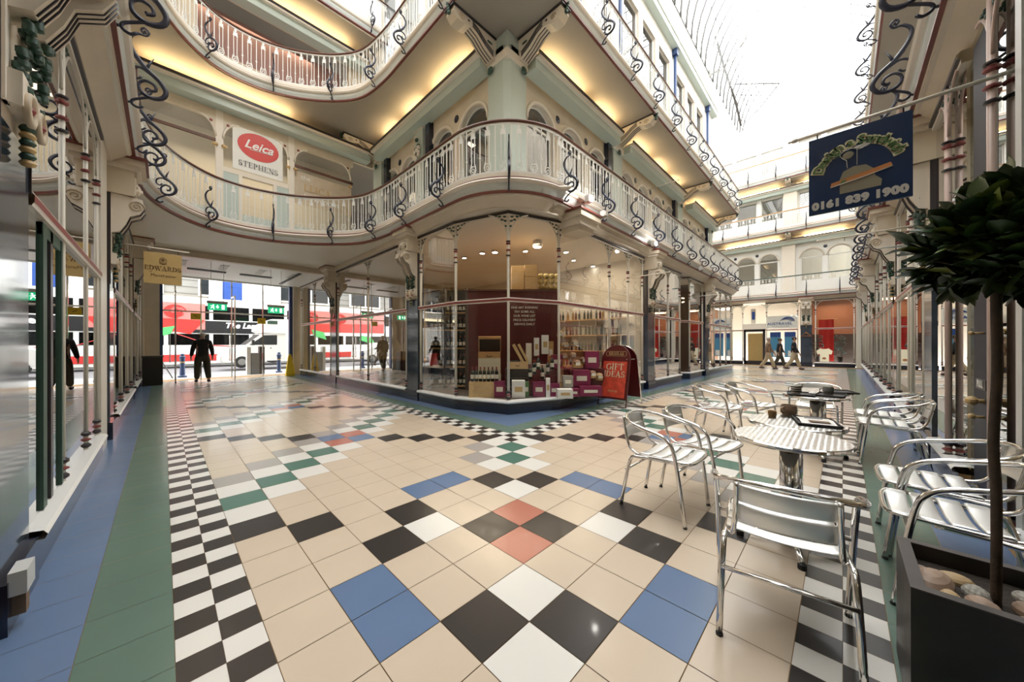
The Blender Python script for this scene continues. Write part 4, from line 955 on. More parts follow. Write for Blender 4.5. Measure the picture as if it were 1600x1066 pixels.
def bus():
    t = thing('bus', 'double-decker bus, white over red, with a black band and rose artwork', 'bus', (2, 29, 0))
    x0, x1, y0, y1 = -6.5, 8.5, 29, 31.5
    m = M(); m.box(x0, y0, .45, x1, y1, 4.35, 'white_gloss'); m.build('body', t)
    M().box(x0, y0 - .01, .30, x1, y0 + .2, .72, 'bus_red').build('skirt', t)
    m = M()
    for i in range(7): m.box(x0 + .4 + i * 2.1, y0 - .02, 1.32, x0 + 2.3 + i * 2.1, y0, 2.02, 'glass_dark')
    m.build('lower_window', t); m = M()
    for i in range(7): m.box(x0 + .4 + i * 2.1, y0 - .02, 2.95, x0 + 2.3 + i * 2.1, y0, 3.85, 'glass_dark')
    m.build('upper_window', t)
    b = M(); b.box(1.3, y0 - .03, 2.08, x1, y0 - .005, 2.88, 'knit_black'); bb = b.build('band', t)
    tx = M(); text(tx, 'The Lano', .5, 'white', frame((3.85, y0 - .035, 2.6), 0), .004, bold=.02, shear=.25); tx.build('lettering', bb)
    M().box(-5.5, y0 - .035, 2.3, 1.9, y0 - .006, 3.95, 'bus_pink').add([(-5.5, y0 - .04, 2.3), (-.3, y0 - .04, 2.3), (1.2, y0 - .04, 2.0), (1.9, y0 - .04, 2.9), (-5.5, y0 - .04, 3.1)], [(0, 1, 2, 3, 4)], 'bus_red').build('poster', t)
    r = M()
    for (cx, cz, q) in ((.5, 3.4, .9), (-1.6, 3.4, .9)):
        for i in range(5):
            rr = .55 * q * (1 - i * .19); r.tube([(cx + rr * math.cos(a), y0 - .05, cz + rr * .8 * math.sin(a)) for a in [i + 2 * PI * j / 14 for j in range(12)]], .04, 'bus_red', 5)
    r.build('rose', t)
    l = M(); l.add([(-.6, y0 - .05, 1.7), (.3, y0 - .05, 2.0), (.5, y0 - .05, 2.5), (-.4, y0 - .05, 2.3)], [(0, 1, 2, 3)], 'bus_green'); l.add([(-4.6, y0 - .05, 1.3), (-3.2, y0 - .05, 1.7), (-3.3, y0 - .05, 2.1), (-4.3, y0 - .05, 1.9)], [(0, 1, 2, 3)], 'bus_green'); l.build('leaf', t)
    M().tube([(.6, y0 - .03, 2.0), (2.2, y0 - .03, 1.3), (6, y0 - .03, 1.0)], .03, 'bus_red', 4).build('stripe', t)
    for x in (-4.2, 5.6):
        w_ = M(); TT = Matrix.Translation((x, y0 + .02, .5)) @ Matrix.Rotation(PI / 2, 4, 'X'); w_.lathe([(.0, -.2), (.48, -.2), (.5, -.12), (.5, .12), (.46, .17), (.3, .17)], 'tyre', 20, T=TT, smooth=False); wh = w_.build('wheel', t)
        M().lathe([(.3, .16), (.27, .19), (.1, .2), (.0, .2)], 'stone', 16, T=TT).build('hub', wh)
bus()
def van():
    t = thing('van', 'white box van with an overhanging roof pod parked outside the doors', 'van', (5, 24.6, 0))
    y0, y1 = 24.0, 26.0
    T = Matrix(((1, 0, 0, 0), (0, 0, -1, 0), (0, 1, 0, 0), (0, 0, 0, 1)))   # (u,v,w)->(u,-w,v)
    prof = [(2.3, .38), (2.25, .75), (2.45, 1.05), (3.25, 1.25), (4.1, 1.98), (4.6, 2.02), (5.3, 2.02), (5.3, .38)]
    M().prism(prof, -y1, -y0, 'white_gloss', T).build('cab', t)
    pod = [(4.1, 2.02), (3.9, 2.15), (3.95, 2.45), (4.6, 2.85), (9, 2.95), (9, .45), (5.3, .45), (5.3, 2.02)]
    M().prism(pod, -y1 - .1, -y0 + .1, 'white_gloss', T).build('box_body', t)
    wn = M(); wn.add([(3.5, y0 - .01, 1.32), (4.85, y0 - .01, 1.32), (4.85, y0 - .01, 1.9), (4.2, y0 - .01, 1.88)], [(0, 1, 2, 3)], 'glass_dark'); wn.build('side_window', t)
    ws = M(); ws.quad((3.3, y0 + .1, 1.32), (3.3, y1 - .1, 1.32), (4.0, y1 - .1, 1.93), (4.0, y0 + .1, 1.93), 'dark'); ws.build('windscreen', t)
    M().box(4.35, y0 - .12, 2.55, 4.85, y0 - .1, 2.75, 'leaf_iron').box(4.5, y0 - .04, 1.1, 4.56, y0 - .01, 1.16, 'dark').build('emblem', t)
    M().box(2.2, y0 + .1, .35, 2.4, y1 - .1, .7, 'grey_plastic').build('bumper', t)
    M().tube([(3.65, y0 - .02, 1.4), (3.65, y0 - .2, 1.42)], .03, 'dark', 5).box(3.58, y0 - .28, 1.3, 3.7, y0 - .16, 1.6, 'dark').build('mirror', t)
    for x in (3.15, 7.6):
        TT = Matrix.Translation((x, y0 + .1, .34)) @ Matrix.Rotation(PI / 2, 4, 'X')
        wh = M().lathe([(.0, -.12), (.33, -.12), (.345, 0), (.33, .12), (.2, .13)], 'tyre', 18, T=TT, smooth=False).build('wheel', t); M().lathe([(.2, .12), (.17, .15), (0, .15)], 'stone', 14, T=TT).build('hub', wh)
van()
def car(x, y, label, col='white_gloss'):
    t = thing('car', label, 'car', (x, y, 0)); T = Matrix.Translation((x, y, 0)) @ Matrix(((1, 0, 0, 0), (0, 0, -1, 0), (0, 1, 0, 0), (0, 0, 0, 1)))
    M().prism([(-2.1, .25), (-2.15, .7), (-1.5, .95), (-.9, 1.42), (.7, 1.45), (1.5, 1.0), (2.1, .85), (2.15, .3)], -1.7, 0, col, T).build('body', t)
    M().add([(-1.25, -.01, .98), (1.25, -.01, .98), (.6, -.01, 1.36), (-.8, -.01, 1.34)], [(0, 1, 2, 3)], 'glass_dark', T=Matrix.Translation((x, y, 0))).build('side_window', t)
    for q in (-1.35, 1.3):
        TT = Matrix.Translation((x + q, y + .05, .31)) @ Matrix.Rotation(PI / 2, 4, 'X')
        wh = M().lathe([(.0, -.1), (.3, -.1), (.31, 0), (.3, .1), (.19, .11)], 'tyre', 16, T=TT, smooth=False).build('wheel', t); M().lathe([(.19, .1), (.15, .13), (0, .13)], 'stone', 12, T=TT).build('hub', wh)
car(-3.2, 23.5, 'white car at the kerb beyond the left street door'); car(-9.5, 23.6, 'silver car parked further along the kerb', 'silver')
def bollard(x, y, label):
    t = thing('bollard', label, 'bollard', (x, y, 0), group='street bollards')
    M().lathe([(.15, 0), (.15, .06), (.09, .1), (.075, .5), (.085, .78), (.1, .8), (.1, .86), (.06, .9), (.07, .96), (0, 1.0)], 'blue_pipe', 12, o=(x, y, -.02)).build('post', t)
    M().lathe([(.082, .60), (.086, .6), (.086, .66), (.08, .66)], 'gold', 12, o=(x, y, -.02)).build('band', t)
bollard(.55, 19.3, 'dark blue street bollard beside the walking man'); bollard(3.98, 19.3, 'dark blue street bollard in front of the van door'); bollard(-2.4, 19.3, 'dark blue street bollard beyond the left door')
t = thing('litter_bin', 'dark slatted street litter bin with steel side in front of the van', 'bin', (3.1, 19.0, 0))
M().box(2.82, 18.85, -.02, 3.12, 19.2, .95, 'stone_dark').build('body', t); M().box(3.12, 18.85, -.02, 3.32, 19.2, 1.25, 'planter_rim').build('side_cabinet', t); M().box(2.66, 18.86, -.02, 2.8, 19.2, 1.22, 'grey_plastic').build('steel_post', t)
t = thing('pavement_sign', 'blank metal framed A-board on the pavement outside', 'sign', (-.3, 18.6, 0))
M().tube([(-.75, 18.6, 0), (-.25, 18.7, 1.15), (.25, 18.8, 0)], .025, 'stone_dark', 5).tube([(-.75, 19.1, 0), (-.25, 19.0, 1.15), (.25, 19.2, 0)], .025, 'stone_dark', 5).build('frame', t)
M().add([(-.72, 18.62, .1), (-.72, 19.08, .1), (-.28, 18.98, 1.08), (-.28, 18.72, 1.08)], [(0, 1, 2, 3)], 'grey_plastic').build('panel', t)
t = thing('waste_bin', 'black square waste bin inside at the left of the street doors', 'bin', (-.35, 16.5, 0))
M().prism([(-.5, 16.0), (-.02, 16.0), (-.02, 16.45), (-.5, 16.45)], 0, .92, 'dark').build('body', t); M().box(-.52, 15.98, .92, 0, 16.47, .97, 'planter_rim').build('rim', t)
t = thing('wet_floor_sign', 'yellow wet floor cone sign standing by the right door post', 'sign', (3.82, 16.6, 0))
m = M(); m.add([(3.65, 16.5, 0), (3.99, 16.5, 0), (3.99, 16.7, 0), (3.65, 16.7, 0), (3.76, 16.56, .86), (3.88, 16.56, .86), (3.88, 16.64, .86), (3.76, 16.64, .86)], [(0, 1, 5, 4), (1, 2, 6, 5), (2, 3, 7, 6), (3, 0, 4, 7), (4, 5, 6, 7)], 'yellow'); m.build('panel', t)
M().box(3.77, 16.535, .36, 3.87, 16.55, .42, 'sign_ink').box(3.75, 16.525, .22, 3.89, 16.54, .26, 'sign_ink').build('warning_print', t); M().box(3.78, 16.57, .86, 3.86, 16.63, .93, 'yellow').build('grip', t)
# ---------------------------------------------------------------- people
def person(label, loc, rz, sk, top, trou, hair, H=1.75, bald=False, stride=.22, arms=(.1, -.1)):
    """standing figure facing local +y; stride: feet apart front/back"""
    t = thing('person', label, 'person', loc, rz); s = H / 1.75
    def skinned(name, V, E_, m, sub=1):
        me = bpy.data.meshes.new(name); me.from_pydata([tuple(c * s for c in v[0]) for v in V], E_, []); me.materials.append(K[m])
        o = bpy.data.objects.new(name, me); C.objects.link(o); o.parent = t; md = o.modifiers.new('s', 'SKIN'); o.modifiers.new('u', 'SUBSURF').levels = sub; o.modifiers['u'].render_levels = sub
        for i, v in enumerate(V):
            q = me.skin_vertices[0].data[i]; r = v[1]; r = r if isinstance(r, tuple) else (r, r); q.radius = (r[0] * s, r[1] * s); q.use_root = i == 0
        for p in me.polygons: p.use_smooth = True
        md.use_smooth_shade = True; return o
    f = stride; a0, a1 = arms
    V = [((0, 0, .95), (.15, .11)), ((0, 0, 1.15), (.14, .10)), ((0, 0, 1.36), (.16, .11)), ((0, .01, 1.46), (.07, .07)), ((0, .02, 1.55), (.055, .06)), ((0, .03, 1.63), (.075, .095)), ((0, .02, 1.71), (.06, .075))]
    E_ = [(0, 1), (1, 2), (2, 3), (3, 4), (4, 5), (5, 6)]
    for sd, ay, fy in ((-1, a0, f), (1, a1, -f)):
        b = len(V); V += [((sd * .17, 0, 1.38), .055), ((sd * .235, ay * .4, 1.13), .045), ((sd * .26, ay + .06, .90), .032), ((sd * .26, ay + .10, .83), (.03, .018))]
        E_ += [(2, b), (b, b + 1), (b + 1, b + 2), (b + 2, b + 3)]
        for q in range(4):
            c = len(V); V += [((sd * .26 + (q - 1.5) * .006, ay + .085 + q * .014, .775 - (.01 if q in (0, 3) else 0)), .0085), ((sd * .26 - sd * .012, ay + .10 + q * .013, .735), .0075)]; E_ += [(b + 3, c), (c, c + 1)]
        c = len(V); V += [((sd * .24, ay + .13, .80), .009)]; E_ += [(b + 3, c)]
        b = len(V); V += [((sd * .10, 0, .86), .085), ((sd * .11, fy * .45 + .02, .50), .06), ((sd * .11, fy - (.10 if fy < 0 else 0), .09 + (.05 if fy < 0 else 0)), .04), ((sd * .12, fy + .12 - (.08 if fy < 0 else 0), .035), (.04, .03))]; E_ += [(0, b), (b, b + 1), (b + 1, b + 2), (b + 2, b + 3)]
    skinned('body', V, E_, sk)
    Vt = [((0, 0, .84), (.19, .14)), ((0, 0, .94), (.195, .145)), ((0, 0, 1.1), (.18, .13)), ((0, 0, 1.3), (.19, .13)), ((0, 0, 1.41), (.13, .10)), ((0, .01, 1.49), (.07, .07))]; Et = [(0, 1), (1, 2), (2, 3), (3, 4), (4, 5)]
    for sd, ay in ((-1, a0), (1, a1)):
        b = len(Vt); Vt += [((sd * .18, 0, 1.37), .085), ((sd * .24, ay * .4, 1.13), .068), ((sd * .262, ay + .05, .90), .05)]; Et += [(4, b), (b, b + 1), (b + 1, b + 2)]
    skinned('top_clothing', Vt, Et, top)
    Vl = [((0, 0, .93), (.175, .13)), ((0, 0, 1.0), (.16, .12))]; El = [(0, 1)]
    for sd, fy in ((-1, f), (1, -f)):
        b = len(Vl); Vl += [((sd * .10, 0, .80), .125), ((sd * .11, fy * .45 + .02, .50), .10), ((sd * .11, fy - (.10 if fy < 0 else 0), .10 + (.05 if fy < 0 else 0)), .08)]; El += [(0, b), (b, b + 1), (b + 1, b + 2)]
    skinned('trousers', Vl, El, trou)
    for sd, fy in ((-1, f), (1, -f)):
        m = M(); dz = .03 if fy < 0 else 0; m.ball((sd * .12 * s, (fy + .05 - (.08 if fy < 0 else 0)) * s, (.055 + dz) * s), (.052 * s, .14 * s, .055 * s), 'shoe', 10); m.build('shoe', t, False)
    if True:
        h = M()
        for q in range(1):
            if bald: h.ball((0, -.035 * s, 1.62 * s), (.082 * s, .085 * s, .07 * s), hair, 12)
            else: h.ball((0, .005 * s, 1.675 * s), (.092 * s, .11 * s, .095 * s), hair, 12)
        h.build('hair', t, False)
    e = M()
    for sd in (-1, 1): e.ball((sd * .088 * s, .02 * s, 1.64 * s), (.014 * s, .022 * s, .032 * s), sk, 8)
    e.build('ears', t, False)
    fa = M(); fa.ball((0, .125 * s, 1.635 * s), (.014 * s, .022 * s, .026 * s), sk, 8)
    for sd in (-1, 1): fa.ball((sd * .032 * s, .108 * s, 1.662 * s), (.012 * s, .01 * s, .008 * s), 'dark', 6)
    fa.ball((0, .108 * s, 1.585 * s), (.026 * s, .012 * s, .006 * s), 'burgundy', 6); fa.build('face', t, False)
    return t
person('heavy-set balding man in black jumper and dark trousers walking out to the street', (.97, 15.9, 0), .08, 'skin', 'knit_black', 'trouser', 'hair_grey', 1.82, True, .26, (.14, -.10))
person('person in brown jacket and khaki trousers walking past the travel shop', (22.6, 2.75, 0), 3.1, 'skin', 'jacket_brown', 'khaki', 'hair_grey', 1.66, False, .24, (.15, -.12))
person('person in dark coat walking between two others by the travel shop', (23.9, 2.42, 0), 3.0, 'skin', 'knit_black', 'trouser', 'hair_dark', 1.62, False, .2, (.1, -.1))
person('person in black jacket and khaki trousers leading the group at the far end', (22.9, 1.75, 0), 3.2, 'skin', 'knit_black', 'khaki', 'hair_dark', 1.68, False, .25, (-.12, .15))
person('pedestrian in a grey coat on the pavement outside the left door', (-.9, 20.2, 0), 1.7, 'skin', 'stone_dark', 'trouser', 'hair_dark', 1.68, False, .25, (.1, -.1))
# ---------------------------------------------------------------- cafe chairs and tables
def chair_proto():
    t = thing('cafe_chair', 'x', 'chair'); r = .0125
    half = [(-.265, .235, .0), (-.272, .20, .30), (-.278, .165, .52), (-.279, .13, .60), (-.278, .06, .645), (-.272, -.08, .675), (-.235, -.20, .705), (-.13, -.275, .728), (0, -.295, .735)]
    pts = half + [(-x, y, z) for x, y, z in half[:-1]][::-1]
    M().tube(smooth_pts(pts, 4), r * 1.12, 'chrome', 8).build('arm_rail', t)
    h2 = [(-.165, -.285, .725), (-.168, -.27, .62), (-.178, -.235, .50), (-.19, -.185, .452), (-.205, -.10, .440), (-.215, .15, .452), (-.205, .225, .452), (-.15, .255, .445), (0, .26, .44)]
    pts = h2 + [(-x, y, z) for x, y, z in h2[:-1]][::-1]
    M().tube(smooth_pts(pts, 4), r * .9, 'chrome', 7).build('seat_frame', t)
    for s in (-1, 1):
        lg = M().tube(smooth_pts([(s * .20, .10, .435), (s * .215, -.12, .425), (s * .222, -.20, .38), (s * .232, -.27, .02)], 4), r * 1.1, 'chrome', 7).build('rear_leg', t)
        M().lathe([(r * 1.2, 0), (r * 1.2, .012), (r, .014)], 'rubber', 8, o=(s * .232, -.272, 0)).build('foot_cap', lg)
    M().lathe([(r * 1.2, 0), (r * 1.2, .012), (r, .014)], 'rubber', 8, o=(-.265, .235, 0)).build('foot_cap', t); M().lathe([(r * 1.2, 0), (r * 1.2, .012), (r, .014)], 'rubber', 8, o=(.265, .235, 0)).build('foot_cap', t)
    M().tube([(-.227, -.235, .30), (.227, -.235, .30)], r * .8, 'chrome', 6).build('stretcher', t); M().tube([(-.275, .185, .40), (.275, .185, .40)], r * .8, 'chrome', 6).build('stretcher', t)
    for i in range(4):
        y0 = -.135 + i * .098; y1 = y0 + .082; m = M(); V = []; F = []; n = 8
        for q in range(n + 1):
            x = -.212 + .424 * q / n; z = .458 - .020 * (1 - (2 * q / n - 1) ** 2)
            V += [(x, y0, z - .004), (x, y0 + .01, z), (x, y1 - .01, z), (x, y1, z - .004)]
            if q:
                for c in range(3): b = (q - 1) * 4 + c; F.append((b, b + 1, b + 5, b + 4))
        m.add(V, F, 'alu_brushed', True); b = m.build('seat_slat', t); sd = b.modifiers.new('s', 'SOLIDIFY'); sd.thickness = .004
    for z0, z1 in ((.545, .625), (.64, .72)):
        m = M(); V = []; F = []; n = 10
        for q in range(n + 1):
            a = -1 + 2 * q / n; x = .168 * a; dy = -.035 * (1 - a * a)
            for z, oo in ((z0, .006), (z0 + .008, 0), (z1 - .008, 0), (z1, .006)):
                yb = -.25 - (z - .545) * .2; V.append((x, yb + dy + oo, z))
            if q:
                for c in range(3): b = (q - 1) * 4 + c; F.append((b, b + 1, b + 5, b + 4))
        m.add(V, F, 'alu_brushed', True); b = m.build('back_slat', t); sd = b.modifiers.new('s', 'SOLIDIFY'); sd.thickness = .004
    return t
ch0 = chair_proto()
CH = [(2.12, .21, 8, 'aluminium cafe chair in the foreground seen from behind its slatted back'),
      (2.95, 1.03, -92, 'aluminium cafe chair nearest the floor diamond, left of the steel table'),
      (3.50, .90, -98, 'aluminium cafe chair tucked behind the first one by the steel table'),
      (5.68, 1.26, -92, 'cafe chair further off with a dark back, left of two near the cups table'),
      (6.22, .96, -104, 'cafe chair with a paper on its seat, right of two near the cups table'),
      (6.78, .28, 180, 'cafe chair facing the camera behind the table with cups'),
      (6.45, -.37, 90, 'cafe chair against the far glass, farther of the two beyond the pink pipe'),
      (5.76, -.37, 90, 'cafe chair against the far glass, nearer of the two beyond the pink pipe'),
      (3.52, -.43, 92, 'cafe chair by the blue shop door behind the bay tree, farther of two'),
      (2.93, -.42, 90, 'cafe chair directly behind the planter, its slatted seat facing out')]
for n, (x, y, a, lb) in enumerate(CH):
    rz = math.radians(a - 90)
    if n == 0: ch0.location = (x, y, 0); ch0.rotation_euler = (0, 0, rz); o = ch0
    else: o = dup(ch0, (x, y, 0), rz)
    o['label'] = lb; o['group'] = 'aluminium cafe chairs'
def swirl():
    m, nt, out = _new('table_steel'); b = nt.nodes.new('ShaderNodeBsdfPrincipled'); b.inputs['Metallic'].default_value = 1; b.inputs['Base Color'].default_value = (.74, .73, .70, 1); b.inputs['Roughness'].default_value = .2
    tc = nt.nodes.new('ShaderNodeTexCoord'); v = nt.nodes.new('ShaderNodeTexVoronoi'); v.inputs['Scale'].default_value = 34; v.inputs['Randomness'].default_value = .12
    nt.links.new(tc.outputs['Object'], v.inputs['Vector']); mt = nt.nodes.new('ShaderNodeMath'); mt.operation = 'MULTIPLY'; mt.inputs[1].default_value = 60; nt.links.new(v.outputs['Distance'], mt.inputs[0])
    s = nt.nodes.new('ShaderNodeMath'); s.operation = 'SINE'; nt.links.new(mt.outputs[0], s.inputs[0]); bp = nt.nodes.new('ShaderNodeBump'); bp.inputs['Strength'].default_value = .22; bp.inputs['Distance'].default_value = .002
    nt.links.new(s.outputs[0], bp.inputs['Height']); nt.links.new(bp.outputs[0], b.inputs['Normal']); nt.links.new(b.outputs[0], out.inputs[0]); return m
K['table_steel'] = swirl()
def table_proto():
    t = thing('cafe_table', 'x', 'table')
    M().lathe([(.001, .722), (.30, .722), (.306, .716), (.306, .700), (.298, .692), (.001, .692)], 'table_steel', 48, ms=['table_steel', 'chrome', 'chrome', 'chrome', 'stone_dark'], smooth=False).build('table_top', t)
    M().tube([(0, 0, .06), (0, 0, .692)], .052, 'chrome', 20).lathe([(.09, .68), (.09, .692)], 'dark', 12).build('pedestal', t)
    for i in range(4):
        a = PI / 2 * i + .3; c, s = math.cos(a), math.sin(a)
        f = M().tube([(c * .04, s * .04, .09), (c * .18, s * .18, .06), (c * .27, s * .27, .035)], [.024, .02, .015], 'chrome', 7).build('foot', t)
        M().lathe([(.022, 0), (.022, .03), (.012, .04)], 'rubber', 8, o=(c * .27, s * .27, 0)).build('foot_pad', f)
    return t
tb0 = table_proto()
for n, (x, y, lb) in enumerate([(2.95, .25, 'round steel cafe table, the empty one nearest the camera'), (3.56, .27, 'round steel cafe table carrying a magazine tray, behind the empty one'),
                                (5.55, .23, 'round steel cafe table with a white mug on a tray'), (6.12, .20, 'round steel cafe table with a blue-grey cup, the farthest')]):
    o = tb0 if n == 0 else dup(tb0); o.location = (x, y, 0); o['label'] = lb; o['group'] = 'steel cafe tables'
Z = .7225
def tray(x, y, rz, label):
    t = thing('tray', label, 'tray', (x, y, Z), rz); M().box(-.17, -.12, .0, .17, .12, .006, 'dark').build('base', t, False)
    M().tube([(-.17, -.12, .012), (.17, -.12, .012), (.17, .12, .012), (-.17, .12, .012)], .008, 'dark', 5, closed=True).build('rim', t, False); return t
tray(3.62, .15, .2, 'dark tray with a magazine on the second steel table'); tray(5.5, .36, .1, 'dark tray under the white mug'); tray(5.62, .10, -.1, 'dark tray under the blue-grey cup'); tray(6.1, .02, .3, 'empty dark tray at the right edge of the farthest table')
t = thing('magazine', 'open magazine with pale pages lying on the dark tray', 'magazine', (3.62, .15, Z + .012), .2)
M().add([(-.14, -.10, .002), (0, -.10, .014), (0, .10, .014), (-.14, .10, .002)], [(0, 1, 2, 3)], 'paper').add([(0, -.10, .014), (.14, -.10, .002), (.14, .10, .002), (0, .10, .014)], [(0, 1, 2, 3)], 'label').build('pages', t, False)
M().box(-.11, -.07, .012, -.04, .05, .0125, 'jacket_brown').box(.03, -.05, .012, .11, .06, .0125, 'stone_dark').build('printed_photo', t, False)
def cup(x, y, z, r, h, m, label, handle=1., band=None):
    t = thing('cup', label, 'cup', (x, y, z)); M().lathe([(.001, 0), (r * .85, 0), (r, h * .5), (r, h), (r * .92, h), (r * .85, .01), (.001, .01)], m, 16).build('bowl', t, False)
    M().tube([(r * .9 * math.cos(handle), r * .9 * math.sin(handle), h * .85), (r * 1.6 * math.cos(handle), r * 1.6 * math.sin(handle), h * .7), (r * 1.6 * math.cos(handle), r * 1.6 * math.sin(handle), h * .35), (r * .9 * math.cos(handle), r * .9 * math.sin(handle), h * .2)], .006, m, 5).build('handle', t, False)
    if band:
        b = M()
        for q in range(3): b.lathe([(r + .001, h * (.2 + q * .25)), (r + .003, h * (.2 + q * .25) + .004), (r + .003, h * (.34 + q * .25)), (r + .001, h * (.34 + q * .25))], band, 16)
        b.build('pattern_band', t, False)
    return t
cup(5.49, .40, Z + .014, .05, .10, 'paper', 'white mug with a dark check pattern on its tray', 1.2, 'planter_rim'); cup(5.62, .12, Z + .014, .05, .085, 'stone', 'blue-grey cup on a tray at the right of the mug', 2.0)
cup(3.86, .33, Z + .001, .055, .085, 'peb_brown', 'brown cup at the back of the magazine table', 2.6); cup(3.66, .42, Z + .001, .03, .05, 'wood', 'small brown sugar pot beside the magazine tray', 0.)
t = thing('napkin', 'crumpled white napkin between the mug and the blue-grey cup', 'napkin', (5.6, .26, Z)); M().ball((0, 0, .018), (.05, .035, .018), 'paper', 8).build('folds', t, False)
t = thing('newspaper', 'folded paper left on the seat of the further chair', 'newspaper', (6.15, 1.0, .462), .4); M().box(-.10, -.08, 0, .10, .08, .008, 'paper').build('fold', t, False); M().box(-.08, -.06, .008, .02, .05, .0085, 'magenta').build('printed_photo', t, False)

# ---------------------------------------------------------------- bay tree in its planter
px0, px1, py0, py1, ph = 1.83, 2.275, -.61, -.165, .5
t = thing('planter', 'square dark grey planter with a thick rim beside the cafe chairs', 'planter', (2.05, -.39, 0))
b = .035; m = M()
for (x0, y0, x1, y1) in ((px0, py0, px0 + b, py1), (px1 - b, py0, px1, py1), (px0 + b, py0, px1 - b, py0 + b), (px0 + b, py1 - b, px1 - b, py1)): m.box(x0, y0, 0, x1, y1, ph - .002, 'planter')
m.build('box', t); m = M()
for (x0, y0, x1, y1) in ((px0, py0, px0 + b, py1), (px1 - b, py0, px1, py1), (px0 + b, py0, px1 - b, py0 + b), (px0 + b, py1 - b, px1 - b, py1)): m.box(x0 - .001, y0 - .001, ph - .002, x1 + .001, y1 + .001, ph + .003, 'planter_rim')
m.build('rim', t); M().box(px0 + b, py0 + b, .1, px1 - b, py1 - b, .44, 'soil').build('soil', t)
pebs = [(2.02, -.235, .072, .042, .036, -.55, 'peb_brown', 'large smooth brown pebble in the near corner of the planter'), (1.945, -.262, .048, .026, .024, -.3, 'peb_tan', 'long ochre pebble against the left planter wall'),
        (1.945, -.205, .03, .02, .014, .2, 'peb_white', 'thin pale pebble under the ochre one'), (2.045, -.335, .036, .028, .026, 0, 'peb_grey', 'speckled grey pebble behind the large brown one'), (1.965, -.335, .038, .030, .026, .3, 'peb_brown', 'pinkish pebble just left of the tree trunk'),
        (1.91, -.335, .028, .018, .014, .4, 'peb_white', 'small white pebble at the front rim'), (2.02, -.45, .045, .034, .03, .7, 'peb_brown', 'brown pebble right of the tree trunk'), (1.925, -.43, .045, .03, .024, .1, 'peb_brown', 'wide brown pebble under the right rim'),
        (1.97, -.56, .03, .02, .016, .2, 'peb_white', 'white pebble at the right edge of the planter'), (2.13, -.30, .04, .03, .02, 1.2, 'peb_tan', 'tan pebble at the back of the planter'), (2.14, -.46, .035, .03, .02, .2, 'peb_grey', 'grey pebble behind the trunk'), (2.12, -.22, .03, .024, .018, .3, 'peb_brown', 'small brown pebble in the back corner')]
for x, y, a, b_, c, rz, mt, lb in pebs:
    o = M().ball((0, 0, 0), (a * 1.2, b_ * 1.2, c * 1.15), mt, 14).build('pebble'); o.location = (x, y, .43 + c * .75); o.rotation_euler = (0, 0, rz + .3); tag(o, lb, 'pebble', 'pebbles in the planter')
t = thing('bay_tree', 'standard bay tree with a bare trunk and dense dark green ball of leaves', 'tree', (2.03, -.37, .43)); tc = Vector((2.06, -.43, 1.69))
M().tube(smooth_pts([(2.03, -.37, .40), (2.032, -.372, .8), (2.026, -.365, 1.0), (2.036, -.375, 1.25), (2.03, -.372, 1.5), (2.04, -.38, 1.75)], 4), [.0128] * 21, 'bark', 9).build('trunk', t)
br = M(); L_ = M(); leafm = ['leaf_a', 'leaf_a', 'leaf_a', 'leaf_b', 'leaf_b', 'leaf_c']
def leaf(m, p, d, ln, wd, mt):
    d = d.normalized(); sd = d.cross(Vector((R.uniform(-.4, .4), R.uniform(-.4, .4), 1))).normalized(); up = sd.cross(d).normalized()
    V = []
    for u, w_, dz in ((0, .02, 0), (.22, .72, .02), (.5, 1, .03), (.8, .7, .015), (1, 0.02, -.03)):
        c = p + d * ln * u + up * dz * ln * 1.2
        V += [c - sd * w_ * wd + up * .12 * wd * w_, c - up * .10 * wd, c + sd * w_ * wd + up * .12 * wd * w_]
    F = []
    for i in range(4):
        for c in (0, 1): b = i * 3 + c; F.append((b, b + 1, b + 4, b + 3))
    m.add(V, F, mt, True)
for i in range(300):
    v = Vector((R.gauss(0, 1), R.gauss(0, 1), R.gauss(0, 1))).normalized(); rad = R.uniform(.09, .255)
    tip = tc + Vector((v.x * rad, v.y * rad, v.z * rad * .78)); st = tc + Vector((v.x * .03, v.y * .03, -.08 + v.z * .05))
    if i % 5 == 0: br.tube([st, (st + tip) / 2 + Vector((0, 0, -.01)), tip], [.006, .004, .002], 'bark', 4)
    for q in range(5):
        d = (v + Vector((R.uniform(-1, 1), R.uniform(-1, 1), R.uniform(-.3, 1.5)))); leaf(L_, tip - v * R.uniform(0, .04), d, R.uniform(.07, .115), R.uniform(.021, .033), R.choice(leafm))
br.build('branches', t); L_.build('foliage', t)

# ---------------------------------------------------------------- hanging signs and floor sign
t = thing('hanging_sign', 'large navy hanging sandwich shop sign with curved lettering and phone number', 'sign', (4.05, -.1, 2.8))
Tn = frame((4.0, -.085, 2.775), -PI / 2)   # text frame: x right (= -Y), facing -X
M().box(4.0, -.375, 2.455, 4.022, .205, 3.105, 'sign_blue').build('board', t)
r = M().tube([(4.012, .31, 3.155), (4.012, -.80, 3.155)], .014, 'cream_pale', 8); r.ball((4.012, .30, 3.155), (.02, .028, .02), 'cream_pale', 8).ball((4.012, .335, 3.155), .012, 'cream_pale', 8); r.build('rod', t)
r = M()
for y in (.15, -.33): r.tube([(4.011, y, 3.10), (4.011, y, 3.165)], .005, 'dark', 5)
r.build('hook', t)
m = M(); s = 'Design a Sandwich'; n = len(s); wd = {'i': .5, ' ': .55, 'w': 1.3, 'D': 1.25, 'S': 1.05, 'c': .85}
W_ = [wd.get(c, 1.) for c in s]; tot = sum(W_); acc = 0
